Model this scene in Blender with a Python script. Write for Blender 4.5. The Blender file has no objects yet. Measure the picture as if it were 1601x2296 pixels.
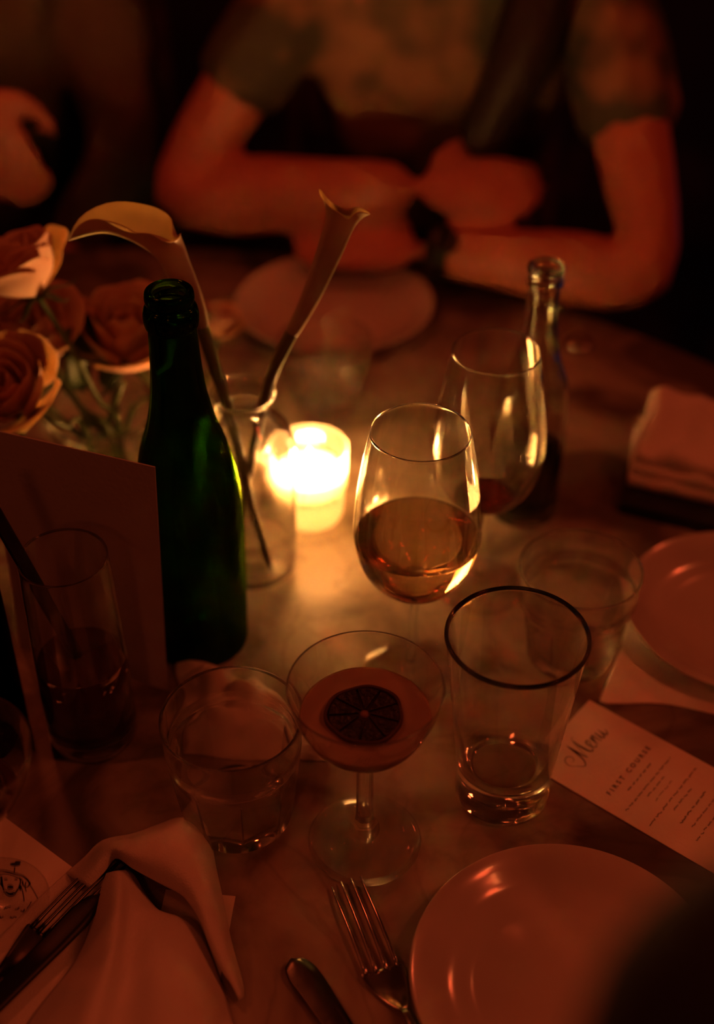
import bpy, bmesh, math, random
from math import pi, sin, cos, tan, radians, sqrt, atan2
from mathutils import Vector, Matrix, noise
random.seed(7)
C = bpy.context.scene.collection
sc = bpy.context.scene
TZ = 0.75                      # height of the table top above the floor; all lengths in metres

# ------------------------------------------------------------------ camera
CAM_H, PITCH, FPX = 0.72, radians(38.5), 3000.0
cd = bpy.data.cameras.new('camera'); cam = bpy.data.objects.new('camera', cd); C.objects.link(cam)
cam.location = (0, 0, TZ + CAM_H); cam.rotation_euler = (pi/2 - PITCH, 0, 0)
cd.sensor_fit = 'VERTICAL'; cd.sensor_height = 36.0; cd.lens = FPX/2296*36.0
cd.clip_start = 0.02
cd.dof.use_dof = True; cd.dof.focus_distance = 0.85; cd.dof.aperture_fstop = 2.35
sc.camera = cam

# ------------------------------------------------------------------ world, exposure, lamps
w = bpy.data.worlds.new('world'); sc.world = w; w.use_nodes = True
w.node_tree.nodes['Background'].inputs[0].default_value = (0.9, 0.22, 0.10, 1)
w.node_tree.nodes['Background'].inputs[1].default_value = 0.02
sc.view_settings.view_transform = 'Standard'; sc.view_settings.look = 'None'
sc.view_settings.exposure = 0.0; sc.view_settings.gamma = 1.0; sc.view_settings.use_curve_mapping = False
sc.cycles.use_denoising = True
sc.cycles.max_bounces = 18; sc.cycles.transmission_bounces = 16; sc.cycles.transparent_max_bounces = 24
sc.cycles.glossy_bounces = 8; sc.cycles.diffuse_bounces = 3
sc.cycles.sample_clamp_indirect = 100.0; sc.cycles.blur_glossy = 0.15
sc.cycles.use_adaptive_sampling = True; sc.cycles.adaptive_threshold = 0.02
CANDLE_W = 5.8                # candle flame
PEND_W = 2.35                   # each of the dim orange pendant globes
PEND = [(0.75, 0.25, 1.05), (-0.80, 0.55, 1.10), (0.95, 1.35, 1.25), (-0.25, -0.50, 1.05), (0.62, 0.42, 1.02), (-0.45, 1.25, 1.20), (1.30, 2.05, -0.02)]

# ------------------------------------------------------------------ helpers
def at(u, v, z=0.0):           # point of the photograph on the plane z above the table
    a = (u-800.5)/FPX; b = -(v-1148)/FPX
    dy = cos(PITCH)+b*sin(PITCH); dz = -sin(PITCH)+b*cos(PITCH)
    t = (z-CAM_H)/dz
    return Vector((a*t, dy*t, z))
def atY(u, v, Y):              # the same on the upright plane at depth Y
    a = (u-800.5)/FPX; b = -(v-1148)/FPX
    dy = cos(PITCH)+b*sin(PITCH); dz = -sin(PITCH)+b*cos(PITCH)
    t = Y/dy
    return Vector((a*t, Y, CAM_H+dz*t))

class G:                       # a heap of faces
    def __init__(s): s.v = []; s.f = []
    def add(s, vs, fs):
        o = len(s.v); s.v += [Vector(p) for p in vs]; s.f += [tuple(i+o for i in f) for f in fs]; return s
    def grid(s, rows, closed=False):
        n = len(rows[0]); vs = [p for r in rows for p in r]; fs = []
        for i in range(len(rows)-1):
            for j in range(n if closed else n-1):
                k = (j+1) % n
                fs.append((i*n+j, i*n+k, (i+1)*n+k, (i+1)*n+j))
        return s.add(vs, fs)
    def xf(s, M): s.v = [M @ p for p in s.v]; return s
def lathe(prof, seg=64, fn=None):     # prof: (r, z) from the bottom outside upwards; r = 0 closes
    g = G(); rows = []
    for (r, z) in prof:
        row = []
        for j in range(seg):
            a = 2*pi*j/seg; rr = max(r, 1e-5)
            if fn: rr = fn(rr, z, a)
            row.append((rr*cos(a), rr*sin(a), z))
        rows.append(row)
    g.grid(rows, True); g.turned = True; return g
def smoothprof(pts, n=6):
    out = []
    for i in range(len(pts)-1):
        p0 = pts[max(i-1, 0)]; p1 = pts[i]; p2 = pts[i+1]; p3 = pts[min(i+2, len(pts)-1)]
        for k in range(n):
            t = k/n; out.append(cr(p0, p1, p2, p3, t))
    out.append(tuple(pts[-1])); return out
def cr(p0, p1, p2, p3, t):
    return tuple(0.5*((2*b)+(-a+c)*t+(2*a-5*b+4*c-d)*t*t+(-a+3*b-3*c+d)*t**3) for a, b, c, d in zip(p0, p1, p2, p3))
def spline(pts, n):            # n points spread evenly along a Catmull-Rom curve
    d = smoothprof([tuple(p) for p in pts], 10)
    L = [0]
    for i in range(1, len(d)): L.append(L[-1]+(Vector(d[i])-Vector(d[i-1])).length)
    out = []; j = 0
    for k in range(n):
        s = L[-1]*k/(n-1)
        while j < len(L)-2 and L[j+1] < s: j += 1
        t = (s-L[j])/max(L[j+1]-L[j], 1e-9); out.append(Vector(d[j]).lerp(Vector(d[j+1]), min(t, 1)))
    return out
def tube(path, radii, seg=12, caps=True, flat=1.0):
    g = G(); path = [Vector(p) for p in path]; rows = []; up = Vector((0, 0, 1))
    n = len(path)
    if not hasattr(radii, '__len__'): radii = [radii]*n
    N = None
    for i in range(n):
        T = (path[min(i+1, n-1)]-path[max(i-1, 0)]).normalized()
        if N is None:
            N = T.cross(up)
            if N.length < 1e-3: N = T.cross(Vector((1, 0, 0)))
            N.normalize()
        N = (N - T*N.dot(T)).normalized(); B = T.cross(N)
        rows.append([path[i]+(N*cos(2*pi*k/seg)+B*flat*sin(2*pi*k/seg))*radii[i] for k in range(seg)])
    g.grid(rows, True)
    if caps:
        o = len(g.v); g.v += [path[0], path[-1]]
        for k in range(seg):
            g.f.append((o, (k+1) % seg, k)); g.f.append((o+1, (n-1)*seg+k, (n-1)*seg+(k+1) % seg))
    return g
def loft(rails, na=6, nb=40):  # rails along; surface across them
    R = [spline(r, nb) for r in rails]; g = G(); cols = []
    for j in range(nb):
        cols.append([Vector(p) for p in smoothprof([tuple(r[j]) for r in R], na)])
    g.grid(cols); return g
def box(c, s, rz=0.0):
    g = G(); vs = []
    for dz in (-.5, .5):
        for dx, dy in ((-.5, -.5), (.5, -.5), (.5, .5), (-.5, .5)): vs.append((dx*s[0], dy*s[1], dz*s[2]))
    g.add(vs, [(3, 2, 1, 0), (4, 5, 6, 7), (0, 1, 5, 4), (1, 2, 6, 5), (2, 3, 7, 6), (3, 0, 4, 7)])
    return g.xf(Matrix.Translation(c) @ Matrix.Rotation(rz, 4, 'Z'))
def slab(poly, z0, z1):        # a flat sheet with thickness; poly = list of (x, y)
    n = len(poly); vs = [(p[0], p[1], z0) for p in poly]+[(p[0], p[1], z1) for p in poly]
    a = sum(poly[i][0]*poly[(i+1) % n][1]-poly[(i+1) % n][0]*poly[i][1] for i in range(n))
    if a < 0:
        return slab(list(reversed(poly)), z0, z1)
    return G().add(vs, [tuple(reversed(range(n))), tuple(range(n, 2*n))]+[(i, (i+1) % n, n+(i+1) % n, n+i) for i in range(n)])
def ribbon(pts, w, z):         # flat printed stroke, w = width or list
    P = [Vector((p[0], p[1])) for p in pts]; n = len(P); rows = []
    for i in range(n):
        T = (P[min(i+1, n-1)]-P[max(i-1, 0)])
        if T.length < 1e-9: T = Vector((1, 0))
        T.normalize(); N = Vector((-T.y, T.x)); ww = (w[i] if hasattr(w, '__len__') else w)/2
        a = P[i]+N*ww; b = P[i]-N*ww
        rows.append([(b.x, b.y, z), (a.x, a.y, z)])
    return G().grid(rows)

def mesh_obj(name, g, mat, smooth=True, solid=0, sub=0, bevel=0, auto=None):
    me = bpy.data.meshes.new(name)
    if isinstance(g, bpy.types.Mesh): me = g; me.name = name
    else:
        me.from_pydata([tuple(p) for p in g.v], [], g.f)
        bm = bmesh.new(); bm.from_mesh(me)
        bmesh.ops.remove_doubles(bm, verts=bm.verts, dist=2e-6)
        if getattr(g, 'turned', False):      # turned shapes keep their winding; glass must face outwards
            vol = sum(f.verts[0].co.dot(f.verts[i].co.cross(f.verts[i+1].co)) for f in bm.faces for i in range(1, len(f.verts)-1))
            if vol < 0: bmesh.ops.reverse_faces(bm, faces=bm.faces)
        elif not getattr(g, 'open', False): bmesh.ops.recalc_face_normals(bm, faces=bm.faces)
        bm.to_mesh(me); bm.free()
    me.validate()
    if smooth:
        me.polygons.foreach_set('use_smooth', [True]*len(me.polygons))
        if auto: me.set_sharp_from_angle(angle=radians(auto))
    me.materials.clear()
    if mat: me.materials.append(mat)
    o = bpy.data.objects.new(name, me); C.objects.link(o)
    if solid:
        m = o.modifiers.new('solidify', 'SOLIDIFY'); m.thickness = solid; m.offset = 1
    if bevel:
        m = o.modifiers.new('bevel', 'BEVEL'); m.width = bevel; m.segments = 2
    if sub:
        m = o.modifiers.new('subdivision', 'SUBSURF'); m.levels = sub; m.render_levels = sub
    return o
def tag(o, label, cat, group=None, kind=None):
    if label: o['label'] = label
    if cat: o['category'] = cat
    if group: o['group'] = group
    if kind: o['kind'] = kind
    return o
def thing(name, label, cat, loc, group=None, rz=0.0):
    o = bpy.data.objects.new(name, None); C.objects.link(o); o.empty_display_size = 0.02
    o.location = (loc[0], loc[1], TZ+(loc[2] if len(loc) > 2 else 0)); o.rotation_euler.z = rz
    return tag(o, label, cat, group)
def part(parent, name, g, mat, local=True, label=None, **k):
    if not local:               # g is given in table coordinates
        off = parent.location - Vector((0, 0, TZ))
        p = parent
        while p.parent: p = p.parent; off = off + p.location
        g.xf(Matrix.Translation(-off))
    o = mesh_obj(name, g, mat, **k); o.parent = parent
    if label: o['label'] = label
    return o
def solo(name, g, mat, label, cat, origin, group=None, kind=None, **k):   # one-mesh thing in table coordinates
    origin = Vector((origin[0], origin[1], origin[2] if len(origin) > 2 else 0))
    g.xf(Matrix.Translation(-origin)); o = mesh_obj(name, g, mat, **k)
    o.location = origin+Vector((0, 0, TZ)); return tag(o, label, cat, group, kind)

# ------------------------------------------------------------------ materials
def M(name, color=(.8, .8, .8), rough=.5, metal=0, bump=0, scale=50, coat=0, sss=0, trans=0, color2=None, cscale=8, cdetail=4, ramp=(.4, .6), spec=.5, sheen=0, ior=1.45):
    m = bpy.data.materials.new(name); m.use_nodes = True; nt = m.node_tree; b = nt.nodes['Principled BSDF']
    b.inputs['Base Color'].default_value = (*color, 1); b.inputs['Roughness'].default_value = rough
    b.inputs['Metallic'].default_value = metal; b.inputs['Specular IOR Level'].default_value = spec
    b.inputs['Coat Weight'].default_value = coat; b.inputs['Coat Roughness'].default_value = .08
    b.inputs['Transmission Weight'].default_value = trans; b.inputs['IOR'].default_value = ior
    b.inputs['Sheen Weight'].default_value = sheen
    if sss:
        b.inputs['Subsurface Weight'].default_value = sss; b.inputs['Subsurface Radius'].default_value = (.012, .006, .003)
        b.inputs['Subsurface Scale'].default_value = 1
    tc = nt.nodes.new('ShaderNodeTexCoord')
    if color2:
        n = nt.nodes.new('ShaderNodeTexNoise'); n.inputs['Scale'].default_value = cscale; n.inputs['Detail'].default_value = cdetail
        nt.links.new(tc.outputs['Object'], n.inputs['Vector'])
        r = nt.nodes.new('ShaderNodeValToRGB'); r.color_ramp.elements[0].position = ramp[0]; r.color_ramp.elements[1].position = ramp[1]
        r.color_ramp.elements[0].color = (*color, 1); r.color_ramp.elements[1].color = (*color2, 1)
        nt.links.new(n.outputs['Fac'], r.inputs['Fac']); nt.links.new(r.outputs['Color'], b.inputs['Base Color'])
    if bump:
        n = nt.nodes.new('ShaderNodeTexNoise'); n.inputs['Scale'].default_value = scale; n.inputs['Detail'].default_value = 3
        nt.links.new(tc.outputs['Object'], n.inputs['Vector'])
        bp = nt.nodes.new('ShaderNodeBump'); bp.inputs['Strength'].default_value = bump; bp.inputs['Distance'].default_value = .002
        nt.links.new(n.outputs['Fac'], bp.inputs['Height']); nt.links.new(bp.outputs['Normal'], b.inputs['Normal'])
    return m
def glassmat(name, color=(1, 1, 1), ior=1.45, rough=0.0, clear=0.0):
    # refractive glass; `clear` is the share of light a thin wall passes straight on
    m = bpy.data.materials.new(name); m.use_nodes = True; nt = m.node_tree
    for n in list(nt.nodes):
        if n.type == 'BSDF_PRINCIPLED': nt.nodes.remove(n)
    out = [n for n in nt.nodes if n.type == 'OUTPUT_MATERIAL'][0]
    g = nt.nodes.new('ShaderNodeBsdfGlass'); g.inputs['Color'].default_value = (*color, 1)
    g.inputs['IOR'].default_value = ior; g.inputs['Roughness'].default_value = rough
    if clear:
        t = nt.nodes.new('ShaderNodeBsdfTransparent'); t.inputs['Color'].default_value = (*color, 1)
        mx = nt.nodes.new('ShaderNodeMixShader'); mx.inputs[0].default_value = clear
        nt.links.new(g.outputs[0], mx.inputs[1]); nt.links.new(t.outputs[0], mx.inputs[2]); nt.links.new(mx.outputs[0], out.inputs[0])
    else: nt.links.new(g.outputs[0], out.inputs[0])
    return m
def emit(name, color, s):
    m = bpy.data.materials.new(name); m.use_nodes = True; nt = m.node_tree
    b = nt.nodes['Principled BSDF']; b.inputs['Base Color'].default_value = (*color, 1)
    b.inputs['Emission Color'].default_value = (*color, 1); b.inputs['Emission Strength'].default_value = s; return m

GLASS = glassmat('clear_glass', (.98, .98, .96), 1.47, clear=.08)
FOOT = glassmat('thin_foot_glass', (.99, .99, .98), 1.5, clear=.6)
GLASS_THIN = glassmat('thin_clear_glass', (.98, .98, .97), 1.45, clear=.12)
GREEN = glassmat('dark_green_glass', (.20, .43, .03), 1.5)
DARKG = glassmat('dark_glass', (.10, .06, .04), 1.5)
WINE = glassmat('white_wine', (.93, .78, .62), 1.33)
RED = glassmat('red_wine', (.45, .05, .03), 1.33)
WATER = glassmat('water', (.96, .97, .95), 1.33, clear=.4)
COLA = M('dark_drink', (.05, .012, .008), .06, spec=.5)
COCKT = M('cloudy_cocktail', (.36, .24, .18), .12, sss=.2)
CERAMIC = M('glazed_ceramic', (.55, .50, .46), .16, coat=.5, bump=.05, scale=30)
CLOTH = M('white_napkin_cloth', (.72, .66, .60), .85, bump=.35, scale=900, sheen=.2)
PAPER = M('cream_paper', (.72, .66, .58), .7, bump=.15, scale=400)
CARD = M('tan_card', (.42, .42, .42), .75, bump=.2, scale=350)
INK = M('black_ink', (.03, .025, .02), .6)
STEEL = M('polished_steel', (.55, .52, .50), .2, 1, bump=.06, scale=60)
DSTEEL = M('dark_steel', (.10, .09, .08), .3, 1, bump=.1, scale=80)
SKIN = M('skin', (.44, .145, .10), .5, sss=.12, bump=.1, scale=150)
BLACKC = M('black_cloth', (.012, .011, .010), .9, bump=.4, scale=300)
DARKC = M('dark_charcoal_cloth', (.03, .026, .02), .9, bump=.4, scale=120, color2=(.13, .09, .055), cscale=6)
HAIR = M('dark_hair', (.012, .008, .006), .55, bump=.6, scale=200)
BLOUSE = M('patterned_blouse', (.055, .052, .03), .8, bump=.2, scale=200, color2=(.28, .15, .085), cscale=11, cdetail=2, ramp=(.42, .60))
BLUE = M('blue_upholstery', (.03, .10, .42), .8, bump=.4, scale=300)
WOOD = M('dark_wood', (.05, .025, .014), .45, bump=.2, scale=30, color2=(.09, .045, .022), cscale=20)
LILY = M('cream_lily_petal', (.38, .26, .17), .5, sss=.25, color2=(.33, .27, .14), cscale=14, bump=.1, scale=200)
STEMG = M('green_stem', (.05, .07, .02), .5, bump=.2, scale=100)
LEAFG = M('green_leaf', (.035, .06, .018), .5, bump=.3, scale=60)
LILYST = M('lily_stem', (.12, .14, .035), .45, bump=.1, scale=100)
PETAL = M('pale_rose_petal', (.58, .34, .24), .65, sss=.3, bump=.15, scale=80, color2=(.55, .26, .17), cscale=25)
CITRUS = M('dried_citrus_flesh', (.006, .003, .002), .4, bump=.8, scale=300, color2=(.014, .005, .004), cscale=120)
RIND = M('dried_citrus_rind', (.05, .02, .013), .6, bump=.5, scale=200)
BLACKP = M('black_plastic', (.008, .008, .008), .35)
ICE = glassmat('ice', (.97, .98, .98), 1.31, clear=.08)

def marble():
    m = bpy.data.materials.new('mottled_marble'); m.use_nodes = True; nt = m.node_tree; b = nt.nodes['Principled BSDF']
    tc = nt.nodes.new('ShaderNodeTexCoord')
    n1 = nt.nodes.new('ShaderNodeTexNoise'); n1.inputs['Scale'].default_value = 9; n1.inputs['Detail'].default_value = 8; n1.inputs['Roughness'].default_value = .5; n1.inputs['Distortion'].default_value = .9
    n2 = nt.nodes.new('ShaderNodeTexNoise'); n2.inputs['Scale'].default_value = 4.5; n2.inputs['Detail'].default_value = 6; n2.inputs['Distortion'].default_value = 2.2
    for n in (n1, n2): nt.links.new(tc.outputs['Object'], n.inputs['Vector'])
    r = nt.nodes.new('ShaderNodeValToRGB'); cr_ = r.color_ramp
    cr_.elements[0].position = .38; cr_.elements[0].color = (.10, .078, .062, 1)
    cr_.elements[1].position = .63; cr_.elements[1].color = (.36, .32, .26, 1)
    e = cr_.elements.new(.48); e.color = (.235, .195, .155, 1)
    nt.links.new(n1.outputs['Fac'], r.inputs['Fac'])
    ab = nt.nodes.new('ShaderNodeMath'); ab.operation = 'SUBTRACT'; ab.inputs[1].default_value = .5; nt.links.new(n2.outputs['Fac'], ab.inputs[0])
    ab2 = nt.nodes.new('ShaderNodeMath'); ab2.operation = 'ABSOLUTE'; nt.links.new(ab.outputs[0], ab2.inputs[0])
    r2 = nt.nodes.new('ShaderNodeValToRGB'); r2.color_ramp.elements[0].position = 0; r2.color_ramp.elements[0].color = (.35, .3, .28, 1)
    r2.color_ramp.elements[1].position = .03; r2.color_ramp.elements[1].color = (1, 1, 1, 1); nt.links.new(ab2.outputs[0], r2.inputs['Fac'])
    mx = nt.nodes.new('ShaderNodeMix'); mx.data_type = 'RGBA'; mx.blend_type = 'MULTIPLY'; mx.inputs[0].default_value = .3
    nt.links.new(r.outputs['Color'], mx.inputs[6]); nt.links.new(r2.outputs['Color'], mx.inputs[7]); nt.links.new(mx.outputs[2], b.inputs['Base Color'])
    b.inputs['Roughness'].default_value = .34; b.inputs['Specular IOR Level'].default_value = .15
    bp = nt.nodes.new('ShaderNodeBump'); bp.inputs['Strength'].default_value = .12; bp.inputs['Distance'].default_value = .001
    nt.links.new(n1.outputs['Fac'], bp.inputs['Height']); nt.links.new(bp.outputs['Normal'], b.inputs['Normal'])
    return m
MARBLE = marble()
WALLM = M('dark_plaster_wall', (.035, .022, .016), .9, bump=.3, scale=40)
FLOORM = M('dark_wood_floor', (.03, .016, .01), .5, bump=.2, scale=20, color2=(.05, .028, .016), cscale=5)

# ------------------------------------------------------------------ the setting
def struct(name, g, m):
    o = mesh_obj(name, g, m, smooth=False); o['kind'] = 'structure'; return o
X0, X1, Y0, Y1, ZC = -2.4, 2.6, -2.2, 3.1, 2.7
floor = struct('floor', box(((X0+X1)/2, (Y0+Y1)/2, -.05), (X1-X0+.2, Y1-Y0+.2, .1)), M('floor_gap', (.008, .005, .004), .9))
struct('ceiling', box(((X0+X1)/2, (Y0+Y1)/2, ZC+.05), (X1-X0+.2, Y1-Y0+.2, .1)), WALLM)
struct('wall_back', box(((X0+X1)/2, Y1+.05, ZC/2), (X1-X0+.2, .1, ZC)), WALLM)
struct('wall_front', box(((X0+X1)/2, Y0-.05, ZC/2), (X1-X0+.2, .1, ZC)), WALLM)
struct('wall_left', box((X0-.05, (Y0+Y1)/2, ZC/2), (.1, Y1-Y0, ZC)), WALLM)
struct('wall_right', box((X1+.05, (Y0+Y1)/2, ZC/2), (.1, Y1-Y0, ZC)), WALLM)
struct('baseboard_back', box(((X0+X1)/2, Y1-.01, .07), (X1-X0, .02, .14)), WOOD)
# floor boards
pw = .18; nb = int((X1-X0)/pw)
bme = None
for i in range(nb+1):
    x = X0+pw*(i+.5)
    if x > X1-pw/2: break
    o = mesh_obj('plank', box((0, 0, 0), (pw-.004, Y1-Y0, .012)), FLOORM, smooth=False) if bme is None else bpy.data.objects.new('plank', bme)
    if bme is None: bme = o.data
    else: C.objects.link(o)
    o.location = (x, (Y0+Y1)/2, .006); o.parent = floor

# ------------------------------------------------------------------ table
TC = (-.253, .533); TR = .87
t = thing('table', 'round marble-topped restaurant table that everything is set on', 'table', (TC[0], TC[1], -TZ))
top = lathe([(0, -.03), (TR-.02, -.03), (TR-.004, -.026), (TR, -.015), (TR-.004, -.003), (TR-.012, 0), (TR*.5, 0), (0, 0)], 128)
top.xf(Matrix.Translation((0, 0, TZ))); part(t, 'tabletop', top, MARBLE, auto=35)
part(t, 'pedestal', lathe([(0, .03), (.06, .03), (.045, .1), (.04, .6), (.1, .70), (.1, .72), (0, .72)], 48), DSTEEL)
part(t, 'base', lathe([(0, .012), (.36, .012), (.36, .025), (.08, .045), (0, .045)], 64), DSTEEL)

# ------------------------------------------------------------------ pendant lamps (out of the frame above, they give the dim orange light; the blue one is added to tint a chair)
GLOBE = emit('orange_lamp_glow', (1, .20, .05), 26)
ADDED_BLUE = emit('added_blue_glow', (.2, .4, 1), 3)  # added unseen source, so the far seat reads blue
for i, (x, y, z) in enumerate(PEND):
    lab = ['pendant bulb lamp hanging above the right side of the table', 'pendant bulb lamp hanging above the left side of the table',
           'pendant bulb lamp hanging highest beyond the far right of the table', 'pendant bulb lamp hanging above the near edge of the table',
           'pendant bulb lamp hanging lowest, above the right plate', 'pendant bulb lamp hanging in front of the person at the left',
           'unseen dim blue lamp added low to tint the empty chair'][i]
    p = thing('pendant_lamp', lab, 'lamp', (x, y, z), 'pendant lamps')
    part(p, 'cord', tube([(0, 0, .05), (0, 0, ZC-TZ-z-.01)], .003, 8), BLACKP)
    part(p, 'cap', lathe([(0, .045), (.02, .045), (.022, .06), (.006, .08), (0, .08)], 24), BLACKP)
    part(p, 'bulb', lathe([(0.022*sin(pi*k/16), .024-.026*cos(pi*k/16)) for k in range(17)], 24), ADDED_BLUE if i == 6 else GLOBE)
    ld = bpy.data.lights.new('pendant_light', 'POINT'); ld.energy = PEND_W*(1, 1, 1.7, .75, 1, 1.7, 1)[i]; ld.color = (1, .10, .028); ld.shadow_soft_size = .05
    if i == 6: ld.energy = .35; ld.color = (.12, .3, 1)
    lo = bpy.data.objects.new('pendant_light', ld); C.objects.link(lo); lo.parent = p; lo.location = (0, 0, -.115)

# ------------------------------------------------------------------ candle
def candle():
    x, y = -.0395, .9039
    h = thing('candle_holder', 'ribbed glass votive holder glowing white around the lit candle', 'candle holder', (x, y, 0))
    m = bpy.data.materials.new('frosted_ribbed_glass'); m.use_nodes = True; nt = m.node_tree; nt.nodes.remove(nt.nodes['Principled BSDF'])
    out = nt.nodes['Material Output']
    tr = nt.nodes.new('ShaderNodeBsdfTranslucent'); tr.inputs[0].default_value = (.97, .92, .82, 1)
    tp = nt.nodes.new('ShaderNodeBsdfTransparent'); gl = nt.nodes.new('ShaderNodeBsdfGlossy'); gl.inputs['Roughness'].default_value = .12
    a = nt.nodes.new('ShaderNodeMixShader'); a.inputs[0].default_value = .28; nt.links.new(tr.outputs[0], a.inputs[1]); nt.links.new(tp.outputs[0], a.inputs[2])
    b = nt.nodes.new('ShaderNodeMixShader'); b.inputs[0].default_value = .06; nt.links.new(a.outputs[0], b.inputs[1]); nt.links.new(gl.outputs[0], b.inputs[2])
    nt.links.new(b.outputs[0], out.inputs[0])
    def rib(r, z, a): return r*(1+.010*cos(32*a)*(1 if .02 < z < .066 else 0)) if r > .0285 else r
    cup = lathe([(.0285, .0305), (.0300, .0315), (.0308, .034), (.0318, .066), (.0322, .070), (.0312, .0715), (.0300, .070), (.0290, .034), (.0270, .0315)], 192, rib)
    part(h, 'cup', cup, m)
    m2 = m.copy(); m2.name = 'thick_frosted_base'
    base = lathe([(0, .0), (.0258, .0), (.0275, .003), (.0290, .022), (.0285, .0305), (.020, .0310), (0, .0310)], 64)
    part(h, 'base', base, m2)
    c = thing('candle', 'small lit wax candle burning inside the glass votive holder', 'candle', (x, y, .0314))
    wax = lathe([(0, 0), (.0265, 0), (.0268, .002), (.0268, .0165), (.0262, .018), (.020, .0172), (.004, .0168), (0, .0168)], 48)
    wm = bpy.data.materials.new('candle_wax'); wm.use_nodes = True; nt = wm.node_tree; nt.nodes.remove(nt.nodes['Principled BSDF'])
    t1 = nt.nodes.new('ShaderNodeBsdfTranslucent'); t1.inputs[0].default_value = (.97, .93, .85, 1); t2 = nt.nodes.new('ShaderNodeBsdfDiffuse'); t2.inputs[0].default_value = (.95, .9, .8, 1)
    t3 = nt.nodes.new('ShaderNodeMixShader'); t3.inputs[0].default_value = .4; nt.links.new(t1.outputs[0], t3.inputs[1]); nt.links.new(t2.outputs[0], t3.inputs[2]); nt.links.new(t3.outputs[0], nt.nodes['Material Output'].inputs[0])
    part(c, 'wax', wax, wm)
    part(c, 'wick', tube([(0, 0, .0168), (.0004, 0, .020), (.001, 0, .022)], .0007, 8), BLACKP)
    fl = lathe(smoothprof([(0, .019), (.0028, .021), (.0042, .025), (.0032, .030), (.0012, .035), (0, .038)], 4), 24)
    part(c, 'flame', fl, emit('flame', (1, .62, .22), 150))
    ld = bpy.data.lights.new('candle_light', 'POINT'); ld.energy = CANDLE_W; ld.color = (1, .38, .10); ld.shadow_soft_size = .006
    lo = bpy.data.objects.new('candle_light', ld); C.objects.link(lo); lo.parent = c; lo.location = (0, 0, .031)
candle()

# ------------------------------------------------------------------ green bottle
def champagne():
    b = thing('bottle', 'tall dark green sparkling wine bottle standing open in front of the flowers', 'bottle', (-.119, .748, 0))
    o = [(.0, .006), (.012, .004), (.024, .002), (.031, 0), (.0345, .004), (.0352, .02), (.0365, .06), (.0375, .10), (.0378, .125), (.0368, .145), (.0335, .168), (.0290, .187), (.0245, .201),
         (.0205, .218), (.0182, .234), (.0168, .252), (.0160, .272), (.0157, .2775)]
    inn = [(.0140, .278), (.0145, .26), (.0165, .234), (.019, .218), (.023, .201), (.0275, .187), (.032, .168), (.0348, .145), (.0355, .12), (.0345, .06), (.0335, .02), (.030, .008), (.018, .02), (.006, .032), (0, .034)]
    rim_o = [(.0157, .2775), (.0172, .2790), (.0180, .2835), (.0180, .2880), (.0170, .2920), (.0150, .2936), (.0150, .2945), (.0158, .2965), (.0161, .2995), (.0156, .3030), (.0140, .3045), (.0118, .3035), (.0105, .3005)]
    rim_i = [(.0102, .295), (.0104, .285), (.0140, .278)]
    g = lathe(smoothprof(o, 4)+[], 96)
    part(b, 'body', lathe(smoothprof(o, 4), 96).add(*_geom(lathe(smoothprof(inn, 4), 96))), GREEN)
    part(b, 'lip', lathe(smoothprof(rim_o+rim_i, 3), 96), GREEN, label='rounded double-ring glass lip')
def _geom(g): return g.v, g.f
champagne()

# ------------------------------------------------------------------ stemware
def wine_glass(x, y, label, s, fill, mat, zf):
    t = thing('wine_glass', label, 'wine glass', (x, y, 0), 'stemmed wine glasses')
    ob = [(.0040, .074), (.0062, .0785), (.0150, .0835), (.0290, .0945), (.0390, .110), (.0438, .131), (.0440, .146), (.0415, .172), (.0375, .198), (.0333, .2195)]
    O = smoothprof([(r*s, z) for r, z in ob], 7)
    I = smoothprof([((r-.0009)*s, z) for r, z in reversed(ob[3:])]+[(.0140*s, .0865), (.0055*s, .0823), (0, .0815)], 7)
    part(t, 'bowl', lathe(O+[((.0330)*s, .2203), ((.0326)*s, .2200)]+I, 96), GLASS)
    part(t, 'stem', lathe(smoothprof([(.0075, .006), (.0048, .012), (.0037, .025), (.0034, .05), (.0040, .074)], 6), 32), GLASS)
    part(t, 'foot', lathe([(0, .0006), (.030, .0006), (.0365, .0009), (.0372, .0014), (.0362, .0022), (.020, .0036), (.0110, .0048), (.0075, .006)], 96), FOOT)
    # drink: fills the inside up to zf
    dp = [(r*.999, z) for r, z in reversed(I) if z < zf]
    rl = [r for r, z in I if z >= zf][-1]
    dp = [(max(r+.00012, 0), z) for r, z in dp]; dp[0] = (0, dp[0][1]-.0001)
    dp += [(rl+.00005, zf), (rl-.0015, zf-.0006), (rl*.6, zf-.0007), (0, zf-.0007)]
    part(t, fill, lathe(dp, 96), mat)
wine_glass(.0415, .7128, 'wine glass half full of white wine, in focus left of the emptier one', 1.0, 'wine', WINE, .1325)
wine_glass(.0985, .8112, 'nearly empty wine glass standing farther back beside the clear narrow bottle', .95, 'wine', RED, .0905)

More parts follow.
